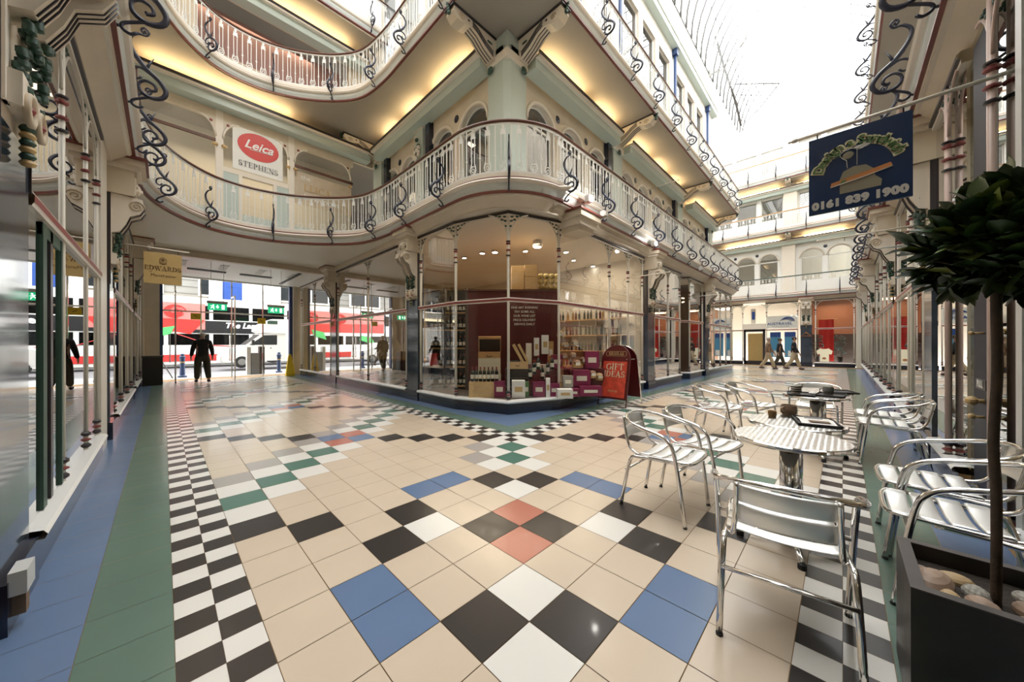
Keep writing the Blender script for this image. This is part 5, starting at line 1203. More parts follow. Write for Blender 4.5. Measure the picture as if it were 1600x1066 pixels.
for dp, mt, bo, sz in ((.001, 'sign_cream', .012, .094), (.004, 'sign_green', .0, .094)):
    acc = 0
    for c, w_ in zip(s, W_):
        f = (acc + w_ / 2) / tot; acc += w_
        if c == ' ': continue
        a = math.radians(168 - 156 * f); rx, rz_ = .235, .235
        px, pz = rx * math.cos(a), rz_ * math.sin(a) - .02; rot = a - PI / 2
        text(m, c, sz, mt, Tn @ Matrix.Translation((px, -.001 - dp, pz)) @ Matrix.Rotation(-rot, 4, 'Y'), dp, bold=bo)
m.build('curved_lettering', t); m = M()
text(m, '0161 839 1900', .082, 'silver', Tn @ Matrix.Translation((0, -.002, -.255)), .002, bold=.006, space=1.08); m.build('phone_number', t)
m = M(); q = lambda pts, mt, d: m.add([(x, -d, z) for x, z in pts], [tuple(range(len(pts)))], mt, T=Tn)
q([(-.10, -.19), (.13, -.19), (.135, -.14), (.10, -.10), (.09, -.04), (.05, .005), (-.02, .015), (-.08, -.01), (-.10, -.07)], 'sign_taupe', .002)
q([(-.155, -.115), (-.15, -.085), (.18, -.025), (.19, -.055), (.05, -.085)], 'sign_orange', .004); q([(-.10, -.105), (-.09, -.085), (-.06, -.08), (-.065, -.10)], 'sign_green', .005)
m.ball((-.05, -.004, .115), (.035, .002, .032), 'sign_taupe', 10, Tn); m.ball((.03, -.004, .162), (.05, .002, .016), 'silver', 10, Tn)
for pts in ([(-.055, .01), (-.06, .075), (-.085, .10), (-.10, .13), (-.075, .155), (-.03, .165), (.0, .15), (.0, .02)], [(-.005, .145), (.04, .175), (.085, .185), (.075, .165), (.03, .145), (0, .14)], [(-.155, -.12), (.04, -.09), (.19, -.06)]):
    m.tube([(x, -.005, z) for x, z in pts], .0034, 'silver', 4, Tn)
m.build('chef_drawing', t)
t = thing('hanging_sign', 'gold hanging shop sign with a crest near the left wall', 'sign', (0, 9, 2.8))
M().box(-.26, 9.0, 2.48, .25, 9.02, 3.06, 'sign_gold').build('board', t); Te = frame((-.005, 8.999, 2.77), 0)
M().tube([(-.5, 9.01, 3.14), (.36, 9.01, 3.14)], .013, 'cream_pale', 6).build('rod', t); M().tube([(-.2, 9.01, 3.05), (-.2, 9.01, 3.15)], .005, 'dark', 4).tube([(.2, 9.01, 3.05), (.2, 9.01, 3.15)], .005, 'dark', 4).build('hook', t)
m = M(); serif(m, 'EDWARDS', .075, 'sign_ink', Te @ Matrix.Translation((0, 0, .0)), .003); text(m, 'of', .04, 'sign_ink', Te @ Matrix.Translation((-.17, 0, -.075)), .002, shear=.3); text(m, 'Manchester', .075, 'sign_ink', Te @ Matrix.Translation((.01, 0, -.135)), .002); m.build('lettering', t)
m = M(); m.tube([(.052 * math.cos(a), -.003, .15 + .06 * math.sin(a)) for a in [PI / 2 + 2 * PI * i / 6 for i in range(6)]], .005, 'sign_ink', 4, Te, closed=True); m.tube([(-.03, -.003, .17), (0, -.003, .12), (.03, -.003, .17)], .006, 'sign_ink', 4, Te); m.ball((0, -.003, .165), (.018, .004, .02), 'sign_ink', 6, Te); m.tube([(-.05, -.003, .095), (0, -.003, .08), (.05, -.003, .095)], .005, 'sign_ink', 4, Te); m.build('crest', t)
# plain sign rods
for n, (p, q_, lb) in enumerate([((8.1, -.78, 3.13), (8.1, .30, 3.13), 'bare cream sign rod over the cafe side beyond the sandwich sign'), ((9.0, 4.1, 3.14), (9.0, 3.05, 3.14), 'bare cream sign rod over the pavement sign'),
                                 ((14.4, 4.1, 3.14), (14.4, 3.1, 3.14), 'bare cream sign rod, second along the right shops'), ((12.4, 4.95, 6.9), (12.4, 3.9, 6.9), 'thin cream rod on the first-floor arcaded wall')]):
    t = thing('sign_rod', lb, 'rod', p); M().tube([p, q_], .013, 'cream_pale', 6).ball(q_, .022, 'cream_pale', 8).build('bar', t); M().tube([((p[0]), p[1] * .3 + q_[1] * .7, p[2]), (p[0], p[1] * .3 + q_[1] * .7, p[2] - .07)], .005, 'dark', 4).build('hook', t)
# red A-board
t = thing('pavement_sign', 'dark red arched A-board with a gift poster beside the bow window', 'sign', (7.2, 3.5, 0))
def leafT(x, lean): return Matrix.Translation((x, 3.49, 0)) @ Matrix.Rotation(lean, 4, 'Y') @ Matrix.Rotation(-PI / 2, 4, 'Z')
for sx, x, ln in ((0, 6.80, .22), (1, 7.60, -.22)):
    T = leafT(x, ln); m = M()
    out = [(-.31, .16), (.31, .16), (.31, 1.02)] + [(.31 * math.cos(a), 1.02 + .31 * math.sin(a)) for a in [PI * i / 12 for i in range(1, 12)]] + [(-.31, 1.02)]
    m.prism(out, -.012, .012, 'a_red', T @ Matrix(((1, 0, 0, 0), (0, 0, -1, 0), (0, 1, 0, 0), (0, 0, 0, 1)))); b = m.build('leaf_board', t)
    f = M(); f.tube([(-.32, 0, 0), (-.32, 0, 1.02)] + [(-.32 * math.cos(a), 0, 1.02 + .32 * math.sin(a)) for a in [PI * i / 12 for i in range(1, 12)]] + [(.32, 0, 1.02), (.32, 0, 0)], .013, 'burgundy' if sx == 0 else 'chrome', 6, T); f.build('tube_frame', t)
    if sx == 0:
        M().box(-.27, -.02, .2, .27, -.013, .98, 'a_panel', T).build('poster', b)
        m = M(); serif(m, 'GIFT', .135, 'sign_cream', T @ Matrix.Translation((0, -.022, .86)), .003); serif(m, 'IDEAS', .125, 'sign_cream', T @ Matrix.Translation((0, -.022, .70)), .003); m.build('poster_lettering', b)
        m = M(); serif(m, 'NICOLAS', .06, 'gold', T @ Matrix.Translation((0, -.016, 1.15)), .003)
        m.tube([(-.22, -.016, 1.10), (.22, -.016, 1.10), (.235, -.016, 1.15), (.22, -.016, 1.20), (-.22, -.016, 1.20), (-.235, -.016, 1.15)], .004, 'gold', 4, T, closed=True); serif(m, 'NICOLAS', .035, 'gold', T @ Matrix.Translation((0, -.022, .33)), .002); m.build('gold_lettering', b)
for y in (3.2, 3.78): M().box(6.95, y, 1.0, 7.45, y + .02, 1.02, 'chrome').build('hinge', t)
# small white box at the foot of the near left pilaster
t = thing('door_catch', 'small white plastic box with a worn brown foot on the near left plinth', 'box', (-.5, 3.02, .08))
M().box(-.515, 2.72, .17, -.46, 2.86, .28, 'grey_plastic').build('cover', t); M().box(-.51, 2.76, .06, -.47, 2.82, .17, 'jacket_brown').build('foot', t)
# floodlights on the cornice
for n, (x, y, z, e) in enumerate([(6.0, 3.55, 4.22, 1), (9.6, 3.66, 4.10, 1), (14.0, 3.66, 4.10, 0), (6.7, 3.6, 4.12, 0)]):
    t = thing('floodlight', ['glaring white floodlight on the cornice block right of the bow', 'white floodlight over the second pilaster', 'small white floodlight farther along the right cornice', 'unlit box floodlight beside the glaring one'][n], 'lamp', (x, y, z))
    M().box(x - .07, y - .05, z - .06, x + .07, y + .05, z + .06, 'grey_plastic').build('housing', t); M().box(x - .05, y - .07, z - .045, x + .05, y - .05, z + .045, 'lamp_white' if e else 'silver').build('lamp_face', t); M().tube([(x, y, z), (x, y + .15, z - .03)], .012, 'dark', 5).build('bracket_arm', t)
    if e:
        l = bpy.data.lights.new('flood', 'POINT'); l.energy = 14 if n == 0 else 5; l.shadow_soft_size = .05; l.color = (1, .95, .88); o = bpy.data.objects.new('flood', l); C.objects.link(o); o.location = (x - .02, y - .14, z)
# showroom notices on level 1
t = thing('notice_board', 'white showroom notice with a red oval emblem in the first-floor window', 'sign', (1.85, 11.35, 6.5)); Tl = frame((1.87, 11.345, 6.62), 0)
M().box(1.30, 11.35, 6.03, 2.44, 11.37, 7.17, 'paper').build('board', t)
m = M(); m.add([(.47 * math.cos(a), -.002, .14 + .36 * math.sin(a)) for a in [2 * PI * i / 28 for i in range(28)]], [tuple(range(28))], 'bus_red', T=Tl); m.build('red_oval', t)
m = M(); text(m, 'Leica', .32, 'white', Tl @ Matrix.Translation((0, -.004, .16)), .002, shear=.35, bold=.006); m.tube([(-.2, -.004, .03), (.3, -.004, .05)], .008, 'white', 4, Tl); serif(m, 'STEPHENS', .135, 'stone_dark', Tl @ Matrix.Translation((0, -.004, -.40)), .002); m.build('lettering', t)
t = thing('window_panel', 'cream panel with gold showroom lettering in the right first-floor window', 'sign', (3.55, 11.42, 5.9)); Tp = frame((3.5, 11.405, 6.05), 0)
M().box(2.75, 11.415, 5.55, 4.4, 11.43, 6.5, 'cream_dark').build('panel', t)
m = M(); text(m, 'the', .2, 'white', Tp @ Matrix.Translation((-.45, 0, .30)), .003); serif(m, 'LEICA', .2, 'gold', Tp @ Matrix.Translation((-.12, 0, .02)), .003); text(m, 'showroom', .25, 'white', Tp @ Matrix.Translation((-.05, 0, -.27)), .003); m.build('lettering', t)
# ---------------------------------------------------------------- rooms behind the glass
struct(M().box(10.0, 4.2, 0, 10.1, 12.6, 3.9, 'shop_white').box(4.4, 12.5, 0, 10.1, 12.6, 3.9, 'shop_wall').build('wall_wine_shop'))
struct(M().box(4.4, 16.8, 0, 10, 16.9, 3.9, 'shop_wall').box(8.5, 12.6, 0, 8.6, 16.8, 3.9, 'shop_white').build('wall_side_shop'))
struct(M().box(10.1, 8.0, 0, 16.1, 8.1, 3.9, 'shelf_dark').box(16.1, 8.0, 0, 21.1, 8.1, 3.9, 'shop_wall').box(16.1, 4.2, 0, 16.2, 8.0, 3.9, 'shelf_dark').build('wall_right_shops'))
struct(M().box(-3.6, -5, 0, -3.5, 17, 4.05, 'shop_wall').box(-3.5, 7.3, 0, -.62, 7.4, 4.05, 'shop_white').box(-3.5, 12.6, 0, -.62, 12.7, 4.05, 'shop_white').build('wall_left_shops'))
struct(M().box(-3.5, -4.2, 0, 27, -4.1, 4.05, 'shop_wall').box(6.6, -4.1, 0, 6.7, -.85, 4.05, 'shop_white').box(13, -4.1, 0, 13.1, -.85, 4.05, 'shop_wall').box(26.9, -4.2, 0, 27.0, -.9, 4.05, 'dark').build('wall_cafe_shops'))
struct(M().box(21.1, 13.9, 0, 32, 14, 15.6, 'cream_pale').build('wall_cross_end'))
struct(M().box(26.75, -2.2, 4.4, 27.6, -.52, 15.6, 'cream_pale').build('wall_corner_upper'))
struct(M().box(30, -1, 0, 30.1, 14, 4.05, 'shop_white').box(26.9, 1.45, 0, 30, 1.55, 4.05, 'terracotta').box(26.9, -1, 0, 30, -.9, 4.05, 'terracotta').box(29.5, -.9, 1.9, 29.6, 1.45, 4.05, 'terracotta').box(28.2, -.9, 0, 28.3, 1.45, 1.9, 'shelf_dark').build('wall_far_shops'))
def area(x, y, z, sx, sy, e, col=(1, .82, .58)):
    l = bpy.data.lights.new('shop_light', 'AREA'); l.shape = 'RECTANGLE'; l.size = sx; l.size_y = sy; l.energy = e; l.color = col
    o = bpy.data.objects.new('shop_light', l); C.objects.link(o); o.location = (x, y, z)
for a in ((6.6, 7.2, 3.8, 2.5, 4, 110), (8.6, 5.4, 3.8, 2, 1.5, 25), (6.4, 14.5, 3.8, 2, 3, 30), (13, 6.2, 3.8, 3, 2, 18, (1, .5, .25)), (18.5, 6, 3.8, 3, 2, 40), (-2.2, 4.8, 3.9, 2, 3, 14), (-2.2, 10, 3.9, 2, 3, 20),
          (4, -2.6, 3.9, 4, 2, 35, (1, .95, .8)), (9.5, -2.6, 3.9, 4, 2, 20), (18, -2.6, 3.9, 6, 2, 25), (28.5, 2.8, 3.8, 2, 2, 14, (1, .92, .75)), (28.3, .4, 3.8, 1.5, 1.5, 26, (1, .6, .35)), (2, 12.6, 7.3, 4, 1.5, 30), (2, 12.2, 10.6, 3, .4, 12)): area(*a)
Fx, Fy = math.cos(YAW), math.sin(YAW)
def L(s, d): return (d * Fx + s * Fy, d * Fy - s * Fx)
DIAG = YAW - PI / 2     # local x = to the right, local y = away
def TL(s, d, z=0, rz=0): p = L(s, d); return frame((p[0], p[1], z), DIAG + rz)
# display platform (follows the bow)
struct(M().prism([(4.4, 7.0), (4.4, 5.68), (4.75, 4.6), (5.82, 4.22), (9.9, 4.22), (9.9, 4.9), (6.2, 5.0), (5.1, 6.1), (5.0, 7.0)], 0, .26, 'shelf_dark').build('floor_display'))
# burgundy partition
t = thing('display_partition', 'tall burgundy display partition in the bow window with white lettering', 'partition', (*L(.3, 8.2), 0)); T = TL(.3, 8.2)
M().box(-1.12, 0, .02, 1.12, .08, 2.62, 'burgundy', T).build('panel', t); M().box(-1.14, -.03, 2.62, 1.14, .5, 2.66, 'brown_rail', T).box(-1.15, -.02, 0, -1.08, .1, 2.62, 'shelf_dark', T).build('top_board', t)
m = M()
for i, s in enumerate(['FINE ART EVENING', 'TRY SOME ALL', 'OUR WINE LIST', 'PRICE DELIVERY', 'SERVICE DAILY']): text(m, s, .075, 'paper', T @ Matrix.Translation((.28, -.006, 2.22 - i * .1)), .002, bold=.001)
m.build('lettering', t)
def crate(s, d, z, sx, sy, sz, mt, label, rz=0, group=None):
    t = thing('crate', label, 'crate', (*L(s, d), z), DIAG + rz, group)
    M().box(-sx / 2, -sy / 2, 0, sx / 2, sy / 2, sz, mt).build('box', t, False)
    m = M()
    for q in (.33, .66): m.box(-sx / 2 - .002, -sy / 2 - .002, sz * q - .002, sx / 2 + .002, sy / 2 + .002, sz * q + .002, 'cream_dark')
    m.build('slat_gap', t, False); return t
crate(.42, 8.4, 2.67, .30, .3, .58, 'wood_pale', 'plain wooden wine crate on top of the burgundy partition, left one'); crate(.74, 8.36, 2.67, .30, .3, .30, 'wood_pale', 'lower wooden wine crate on top of the partition, bottom right one'); crate(.74, 8.36, 2.98, .30, .3, .28, 'wood_pale', 'upper wooden wine crate resting on another on the partition')
for i in range(4):
    for j in range(3):
        o = M().ball((0, 0, 0), (.085, .08, .075), 'straw', 10).build('straw_bundle'); p = L(1.0 + i * .14, 8.45); o.location = (p[0], p[1], 2.745 + j * .14); tag(o, 'straw-wrapped bundle on the partition, %s column, %s row up' % (ORD[i], ORD[j]), 'bundle', 'straw bundles')
crate(-.36, 7.0, .26, .56, .3, .31, 'wood_pale', 'wide knotty pine crate at the front left of the bow window')
crate(-.24, 7.45, .26, .50, .34, .42, 'cardboard', 'lower cream case in the stack under the open chest'); crate(-.24, 7.46, .68, .48, .34, .36, 'cardboard', 'upper cream case under the open wine chest')
t = thing('wine_chest', 'open wooden wine chest with raised lid on cream cases', 'chest', (*L(-.24, 7.45), 1.04), DIAG)
m = M(); m.box(-.24, -.16, 0, .24, .16, .02, 'wood'); m.box(-.24, -.17, 0, .24, -.15, .13, 'wood'); m.box(-.24, .15, 0, .24, .17, .13, 'wood'); m.box(-.24, -.16, 0, -.22, .16, .13, 'wood'); m.box(.22, -.16, 0, .24, .16, .13, 'wood'); m.build('case', t, False)
TT = Matrix.Translation((0, .16, .13)) @ Matrix.Rotation(math.radians(14), 4, 'X'); m = M(); m.box(-.24, .06, 0, .24, .07, .32, 'dark', TT); m.box(-.25, 0, .29, .25, .07, .34, 'wood', TT); m.box(-.25, 0, 0, -.235, .07, .33, 'wood', TT); m.box(.235, 0, 0, .25, .07, .33, 'wood', TT); m.build('lid', t, False)
M().tube([(-.05, -.172, .06), (-.04, -.19, .03), (.04, -.19, .03), (.05, -.172, .06)], .008, 'dark', 5).build('handle', t, False)
t = thing('wine_chest', 'open wooden case of bottles to the right of the centre mullion', 'chest', (*L(.36, 7.25), .82), DIAG)
m = M(); m.box(-.22, -.14, 0, .22, .14, .15, 'wood_pale'); m.box(-.2, -.12, .15, .05, .12, .17, 'dark'); m.build('case', t, False)
TT = Matrix.Translation((.1, 0, .1)) @ Matrix.Rotation(math.radians(-28), 4, 'Y'); M().box(0, -.12, 0, .06, .12, .45, 'wood_pale', TT).box(.10, -.12, 0, .15, .12, .40, 'gold', TT).build('lid', t, False); M().tube([(-.04, -.15, .08), (0, -.165, .05), (.04, -.15, .08)], .007, 'dark', 5).build('handle', t, False)
tag(M().box(.36 - .3, 0, 0, .36, .3, .0001, 'dark').build('x'), 'x', 'x') and None
bpy.data.objects.remove(C.objects['x'])
crate(.36, 7.28, .26, .50, .34, .56, 'dark', 'black plinth box under the right-hand wine case')
def carton(s, d, z, sx, sy, sz, mt, label, rz=0, tilt=0, lab=True):
    t = thing('gift_box', label, 'box', (*L(s, d), z), DIAG + rz); t.rotation_euler = (0, tilt, DIAG + rz)
    M().box(-sx / 2, -sy / 2, 0, sx / 2, sy / 2, sz, mt).build('carton', t, False)
    M().box(-sx * .3, -sy / 2 - .003, sz * .35, sx * .3, -sy / 2, sz * .65, 'label' if mt != 'paper' else 'gold').build('label_panel', t, False); return t
for a in [(.36, 6.85, .27, .26, .2, .34, 'paper', 'white carton standing just right of the centre mullion'), (.53, 6.95, .27, .10, .1, .30, 'sign_green', 'slim green and white carton beside the white one'), (.78, 6.95, .27, .24, .16, .30, 'magenta', 'magenta gift bag at the front, middle of the bow'),
          (.96, 6.9, .27, .08, .1, .38, 'paper', 'narrow white bottle box between magenta bags'), (1.10, 7.0, .27, .2, .16, .26, 'magenta', 'low magenta bag left of the third mullion'), (.92, 7.5, .27, .30, .2, .62, 'cardboard', 'tall patterned cream box behind the bottles'), (.80, 7.55, 1.08, .11, .1, .40, 'paper', 'white window box for one bottle, left of the pair'),
          (.99, 7.55, 1.12, .15, .1, .42, 'paper', 'white window box with yellow fruit picture, right of the pair'), (1.12, 7.6, .9, .12, .1, .5, 'wood', 'orange-brown upright box against the partition edge'), (.62, 7.45, .9, .12, .1, .46, 'label', 'leaning pale patterned bottle box'),
          (1.27, 6.75, .27, .30, .2, .18, 'paper', 'low white box right of the third mullion'), (1.38, 7.0, .45, .2, .16, .24, 'peb_grey', 'grey-green box on the white one'), (1.25, 7.6, .80, .26, .2, .30, 'magenta', 'magenta box low among the hampers'), (1.70, 7.2, .45, .36, .2, .34, 'magenta', 'large magenta box in the right half of the bow'),
          (1.85, 7.05, .27, .46, .2, .20, 'magenta', 'long magenta box lying at the front right of the bow'), (1.50, 7.0, .27, .2, .2, .16, 'magenta', 'small magenta block between white box and long box'), (-.02, 6.9, .27, .22, .14, .32, 'magenta', 'magenta bag with white label left of the centre mullion'), (2.0, 7.5, .8, .3, .2, .38, 'magenta', 'tilted magenta parcel by the red A-board')]: carton(*a)
# hampers
for i, (s, d, z) in enumerate([(1.42, 7.6, .98), (1.62, 7.6, 1.0), (1.85, 7.55, .9), (1.48, 7.7, 1.22), (1.70, 7.75, 1.28), (1.38, 7.8, 1.48), (1.6, 7.1, .85), (2.15, 7.4, .55), (1.95, 7.2, .62)]):
    t = thing('gift_hamper', 'small wicker gift hamper with cellophane tag in the bow window, %s counted from low left' % ORD[i], 'hamper', (*L(s, d), z), DIAG, 'gift hampers')
    M().lathe([(.001, 0), (.075, 0), (.095, .08), (.088, .08), (.07, .02)], 'wicker', 12).build('basket', t, False); m = M(); m.ball((0, 0, .11), (.08, .07, .05), 'gold' if i % 2 else 'terracotta', 8); m.build('contents', t, False); M().box(-.045, -.1, .05, .045, -.095, .11, 'label').build('name_tag', t, False)
tag(M().box(-.25, -.3, .26, .55, .30, .80, 'burgundy', TL(1.75, 7.8)).build('display_stand'), 'burgundy display stand behind the hampers and magenta boxes', 'stand')
# bottles
def bottle_proto():
    t = thing('wine_bottle', 'x', 'bottle'); M().lathe([(.001, 0), (.036, 0), (.038, .02), (.038, .19), (.03, .215), (.015, .24), (.014, .30), (.001, .30)], 'bottle', 10).build('glass_body', t, False)
    M().lathe([(.0385, .06), (.0392, .06), (.0392, .145), (.0385, .145)], 'label', 10).build('paper_label', t, False); M().lathe([(.0155, .25), (.0165, .25), (.0165, .302), (.001, .304)], 'foil', 8).build('foil_cap', t, False); return t
bp0 = bottle_proto(); nb = [0]
def bottle(x, y, z, label, group):
    o = bp0 if nb[0] == 0 else dup(bp0); nb[0] += 1; o.location = (x, y, z); o.rotation_euler = (0, 0, R.uniform(0, 6)); o['label'] = label; o['group'] = group
for i in range(7): bottle(*L(-.58 + i * .083, 6.98), .571, 'dark wine bottle standing on the pine crate, %s from the left' % ORD[i], 'bottles on the pine crate')
for i, (s, d) in enumerate([(.62, 7.1), (.70, 7.15), (.8, 7.2), (.88, 7.15), (1.0, 7.2), (1.08, 7.1), (.66, 7.3), (.75, 7.32)]):
    o = M().box(-.05, -.05, 0, .05, .05, .34 + .1 * (i % 3), 'burgundy', TL(s, d, .26)).build('riser'); tag(o, 'small burgundy riser block under a bottle, %s of the middle cluster' % ORD[i], 'stand', 'bottle risers')
    bottle(*L(s, d), .601 + .1 * (i % 3), 'dark wine bottle on a riser in the middle cluster, %s one' % ORD[i], 'bottles in the middle cluster')
# wall shelves of bottles left of the partition
t = thing('bottle_shelves', 'dark wooden shelf unit full of bottles left of the burgundy partition', 'shelves', (*L(-1.25, 8.3), 0)); T = TL(-1.25, 8.25)
for x in (-.52, -.12, .42): M().box(x - .02, 0, 0, x + .02, .32, 2.7, 'shelf_dark', T).build('upright', t)
SZ = [.33, .80, 1.25, 1.70, 2.12]
for z in SZ: M().box(-.52, 0, z - .03, .42, .32, z, 'wood', T).build('shelf', t)
M().box(-.52, .32, 0, .42, .34, 2.7, 'dark', T).build('back_board', t)
for r, z in enumerate(SZ):
    for i in range(9):
        if (r, i) in ((1, 0), (1, 1), (0, 1)): continue
        q = TL(-1.25, 8.25) @ Vector((-.44 + i * .1, .12, 0)); bottle(q.x, q.y, z + .001, 'wine bottle on the dark shelf unit, %s shelf up, %s from the left' % (ORD[r], ORD[i]), 'bottles on the shelf unit')
tag(M().box(-1.72, -.1, .83, -1.52, .1, 1.12, 'bus_red', Matrix.Identity(4)).build('tmp'), 'red gift carton on the second shelf at the left', 'box'); o = C.objects['tmp']; o.name = 'gift_carton'; o.data.transform(Matrix.Translation((1.62, 0, 0))); o.matrix_basis = TL(-1.64, 8.35)
t = thing('back_shelves', 'long beige wall of stocked shelves deep in the wine shop', 'shelves', (9.8, 7, 0))
for z in (.6, 1.1, 1.6, 2.1): M().box(9.6, 4.6, z, 9.98, 12.3, z + .03, 'wood', None).build('shelf', t)
m = M()
for z in (.63, 1.13, 1.63, 2.13):
    y = 4.7
    while y < 12.2: m.lathe([(.037, 0), (.038, .19), (.015, .24), (.014, .3)], R.choice(['bottle', 'bottle', 'bottle_gold', 'burgundy']), 6, o=(9.75, y, z)); y += R.uniform(.09, .2)
o = m.build('bottle_rows', t); o['kind'] = 'stuff'
# downlights
for i, (s, d, r) in enumerate([(-.5, 9.4, .06), (-.15, 9.3, .07), (.68, 9.2, .055), (.92, 8.4, .09), (1.8, 9.3, .06), (-1.05, 9.9, .05), (3.0, 11.0, .06), (2.2, 10.2, .05)]):
    p = L(s, d); t = thing('downlight', 'bright shop downlight over the wine display, %s of the cluster' % ORD[i], 'lamp', (p[0], p[1], 3.88), group='wine shop downlights')
    M().lathe([(r + .02, 0), (r + .03, -.14 if i == 3 else -.03), (r, -.14 if i == 3 else -.03)], 'silver', 14).build('housing', t, False); M().lathe([(.001, -.146 if i == 3 else -.036), (r, -.146 if i == 3 else -.036)], 'lamp_white', 14).build('lens', t, False)
# left-window shop (between the pilasters): mannequins, price cards
t = thing('shop_counter', 'low dark display counter behind the left window of the corner block', 'counter', (5.4, 10, 0)); M().box(5.0, 8.2, .1, 5.8, 12, .85, 'shelf_dark').build('body', t); M().box(4.95, 8.15, .85, 5.85, 12.05, .9, 'wood').build('top', t)
t = thing('price_card', 'tilted white price card standing in the left window', 'card', (4.55, 9.55, .27)); M().add([(4.5, 9.35, .30), (4.5, 9.60, .30), (4.62, 9.85, .78), (4.62, 9.62, .78)], [(0, 1, 2, 3)], 'paper').build('sheet', t); M().tube([(4.62, 9.7, .7), (4.75, 9.75, .27)], .008, 'dark', 4).build('strut', t)
for n, y in enumerate((8.6, 11.2)):
    t = thing('clothes_stand', 'dark clothes stand in the left window of the block, %s one' % ('nearer', 'farther')[n], 'stand', (4.68, y, .2)); M().lathe([(.15, 0), (.02, .04), (.015, 1.1), (.05, 1.15), (.14, 1.3), (.12, 1.6), (.19, 1.75), (.05, 1.85), (.04, 1.9)], 'shelf_dark' if n else 'burgundy', 12).build('bust', t, False); M().tube([(0, 0, 1.9), (0, 0, 2.0)], .01, 'chrome', 5).build('finial', t, False)
# second right shop
t = thing('chandelier', 'warm glowing chandelier in the dark doorway beyond the wine shop', 'lamp', (15.0, 4.75, 3.1)); M().tube([(15.0, 4.75, 3.9), (15.0, 4.75, 3.3)], .012, 'gold', 5).build('chain', t); m = M()
for i in range(12): a = i * 2.4; m.ball((15.0 + .2 * math.cos(a), 4.75 + .2 * math.sin(a), 3.05 + .07 * (i % 5)), .03, 'lamp_soft', 6)
m.build('bulbs', t)
tag(M().box(14.4, 7.6, 1.75, 15.6, 7.65, 1.85, 'lamp_warm').build('neon_strip'), 'red-orange glowing light strip at the back of the dark shop', 'lamp')
tag(M().box(14.3, 7.2, .0, 15.8, 7.8, 1.0, 'shelf_dark').build('counter'), 'dark counter under the glowing strip', 'counter')
t = thing('shop_backdrop', 'black display screen standing behind the door of the second shop', 'screen', (14.6, 6.4, 0)); M().box(13.9, 6.6, 0, 14.9, 6.65, 3.4, 'dark').build('panel', t); M().box(13.85, 6.55, 0, 13.9, 6.7, 3.45, 'gold').box(14.9, 6.55, 0, 14.95, 6.7, 3.45, 'gold').build('post', t)
# far end shops
t = thing('shop_sign', 'white travel shop fascia panel with blue arc emblem', 'sign', (27.0, 2.6, 2.9)); M().box(27.0, 1.9, 2.28, 27.04, 3.38, 3.05, 'paper').build('panel', t); Ta = frame((26.99, 2.64, 2.5), -PI / 2)
m = M(); text(m, 'AUSTRAVEL', .22, 'travel_blue', Ta @ Matrix.Translation((-.1, 0, .06)), .003, space=1.05, bold=.003); text(m, 'For your perfect holiday', .08, 'stone_dark', Ta @ Matrix.Translation((-.05, 0, -.09)), .002); m.build('lettering', t)
m = M()
for q in range(4): m.tube([(.30 + .32 * math.cos(a) - q * .05, -.006, .10 + (.36 - q * .045) * math.sin(a)) for a in [math.radians(20 + 120 * i / 10) for i in range(11)]], .028 - q * .006, 'travel_blue', 4, Ta)
m.build('arc_emblem', t)
for n, y in enumerate((2.25, 2.95)):
    t = thing('travel_poster', 'blue travel poster in the far window, %s of two' % ('right', 'left')[n], 'poster', (27.1, y, 1.4)); M().box(27.1, y - .26, .5, 27.12, y + .26, 2.05, 'poster_blue').build('sheet', t); M().box(27.09, y - .26, 1.75, 27.1, y + .26, 2.05, 'travel_blue').build('header', t); M().box(27.09, y - .2, .55, 27.1, y + .1, .9, 'paper').build('picture', t)
tag(M().box(27.4, 3.5, 0, 27.45, 4.4, 2.0, 'sign_gold').build('inner_door'), 'golden lit panel behind the dark far door', 'panel')
t = thing('dress_display', 'red draped cloth hanging in the warm boutique window', 'cloth', (27.7, .7, 0)); M().prism([(27.7, .35), (27.8, .4), (27.7, .55), (27.82, .7), (27.7, .85), (27.85, 1.0), (27.95, .7), (27.9, .4)], .3, 2.75, 'bus_red').build('drape', t); M().tube([(27.8, .2, 2.78), (27.8, 1.15, 2.78)], .02, 'gold', 5).build('rail', t)
t = thing('t_shirt', 'cream T-shirt with lamplight put into its colour on a stand in the boutique window', 'shirt', (27.2, .75, .3)); Tt = frame((27.2, .75, .28), -PI / 2) @ Matrix(((1, 0, 0, 0), (0, 0, -1, 0), (0, 1, 0, 0), (0, 0, 0, 1)))
M().prism([(-.18, 0), (.2, 0), (.2, .45), (.3, .42), (.36, .62), (.18, .78), (.08, .74), (-.06, .74), (-.16, .78), (-.34, .62), (-.28, .42), (-.18, .45)], -.05, .05, 'shirt', Tt).build('body', t); M().ball((0, .2, .055), (.09, .07, .01), 'sign_orange', 8, Tt).build('print', t)
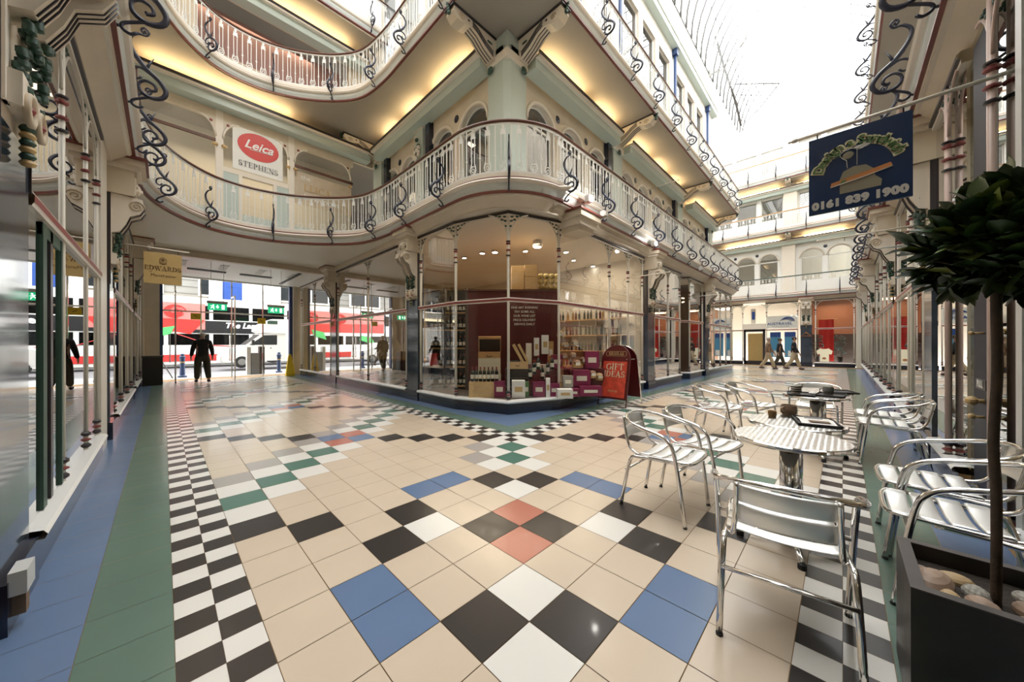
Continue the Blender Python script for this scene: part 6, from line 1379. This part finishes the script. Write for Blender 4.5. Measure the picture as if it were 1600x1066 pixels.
for n, (y, h) in enumerate(((.1, 1.5), (1.05, 1.6))):
    t = thing('display_bush', 'dark ornamental bush in the boutique window, %s the red cloth' % ('right of', 'left of')[n], 'plant', (27.4, y, .3)); m = M()
    for i in range(70): m.ball((27.4 + R.uniform(-.2, .2), y + R.uniform(-.24, .24), .3 + R.uniform(.3, h)), R.uniform(.03, .07), 'leaf_iron' if n == 0 else 'shelf_dark', 5)
    m.build('foliage', t); M().lathe([(.1, 0), (.14, .3)], 'planter', 10, o=(27.4, y, 0.28)).build('pot', t)
t = thing('warning_triangle', 'small orange triangle plaque on the navy pilaster at the far end', 'sign', (26.7, 1.5, 1.85)); M().tube([(26.7, 1.28, 1.78), (26.7, 1.72, 1.78), (26.7, 1.5, 2.0)], .035, 'sign_orange', 5, closed=True).build('border', t)
tag(M().box(26.98, 3.6, 2.35, 27.0, 4.3, 2.55, 'paper').build('door_sign'), 'small white name panel above the far dark door', 'sign')
t = thing('hanging_banner', 'narrow blue and white banner hanging inside the travel shop', 'banner', (27.2, 4.1, 3.0)); M().box(27.2, 3.95, 2.65, 27.22, 4.2, 3.6, 'silver').build('cloth', t); M().box(27.19, 4.0, 2.9, 27.2, 4.15, 3.4, 'travel_blue').build('stripe', t)
# cafe side shop contents seen through the glass
tag(M().box(4.6, -1.6, .2, 5.4, -1.5, 3.2, 'sign_green').build('green_blind'), 'olive green blind hanging inside the shop beside the blue door', 'blind')
t = thing('goods_rack', 'rack of pale packets behind the glass beside the blue door', 'rack', (5.2, -1.3, .3)); M().box(4.75, -1.5, .3, 5.35, -1.25, .34, 'silver').box(4.75, -1.5, .9, 5.35, -1.25, .94, 'silver').box(4.75, -1.5, 1.5, 5.35, -1.25, 1.54, 'silver').build('shelf', t); m = M()
for z in (.34, .94, 1.54):
    for i in range(5): m.ball((4.82 + i * .12, -1.36, z + .12), (.05, .06, .12), R.choice(['label', 'cardboard', 'peb_tan', 'silver']), 6)
o = m.build('packets', t); o['kind'] = 'stuff'
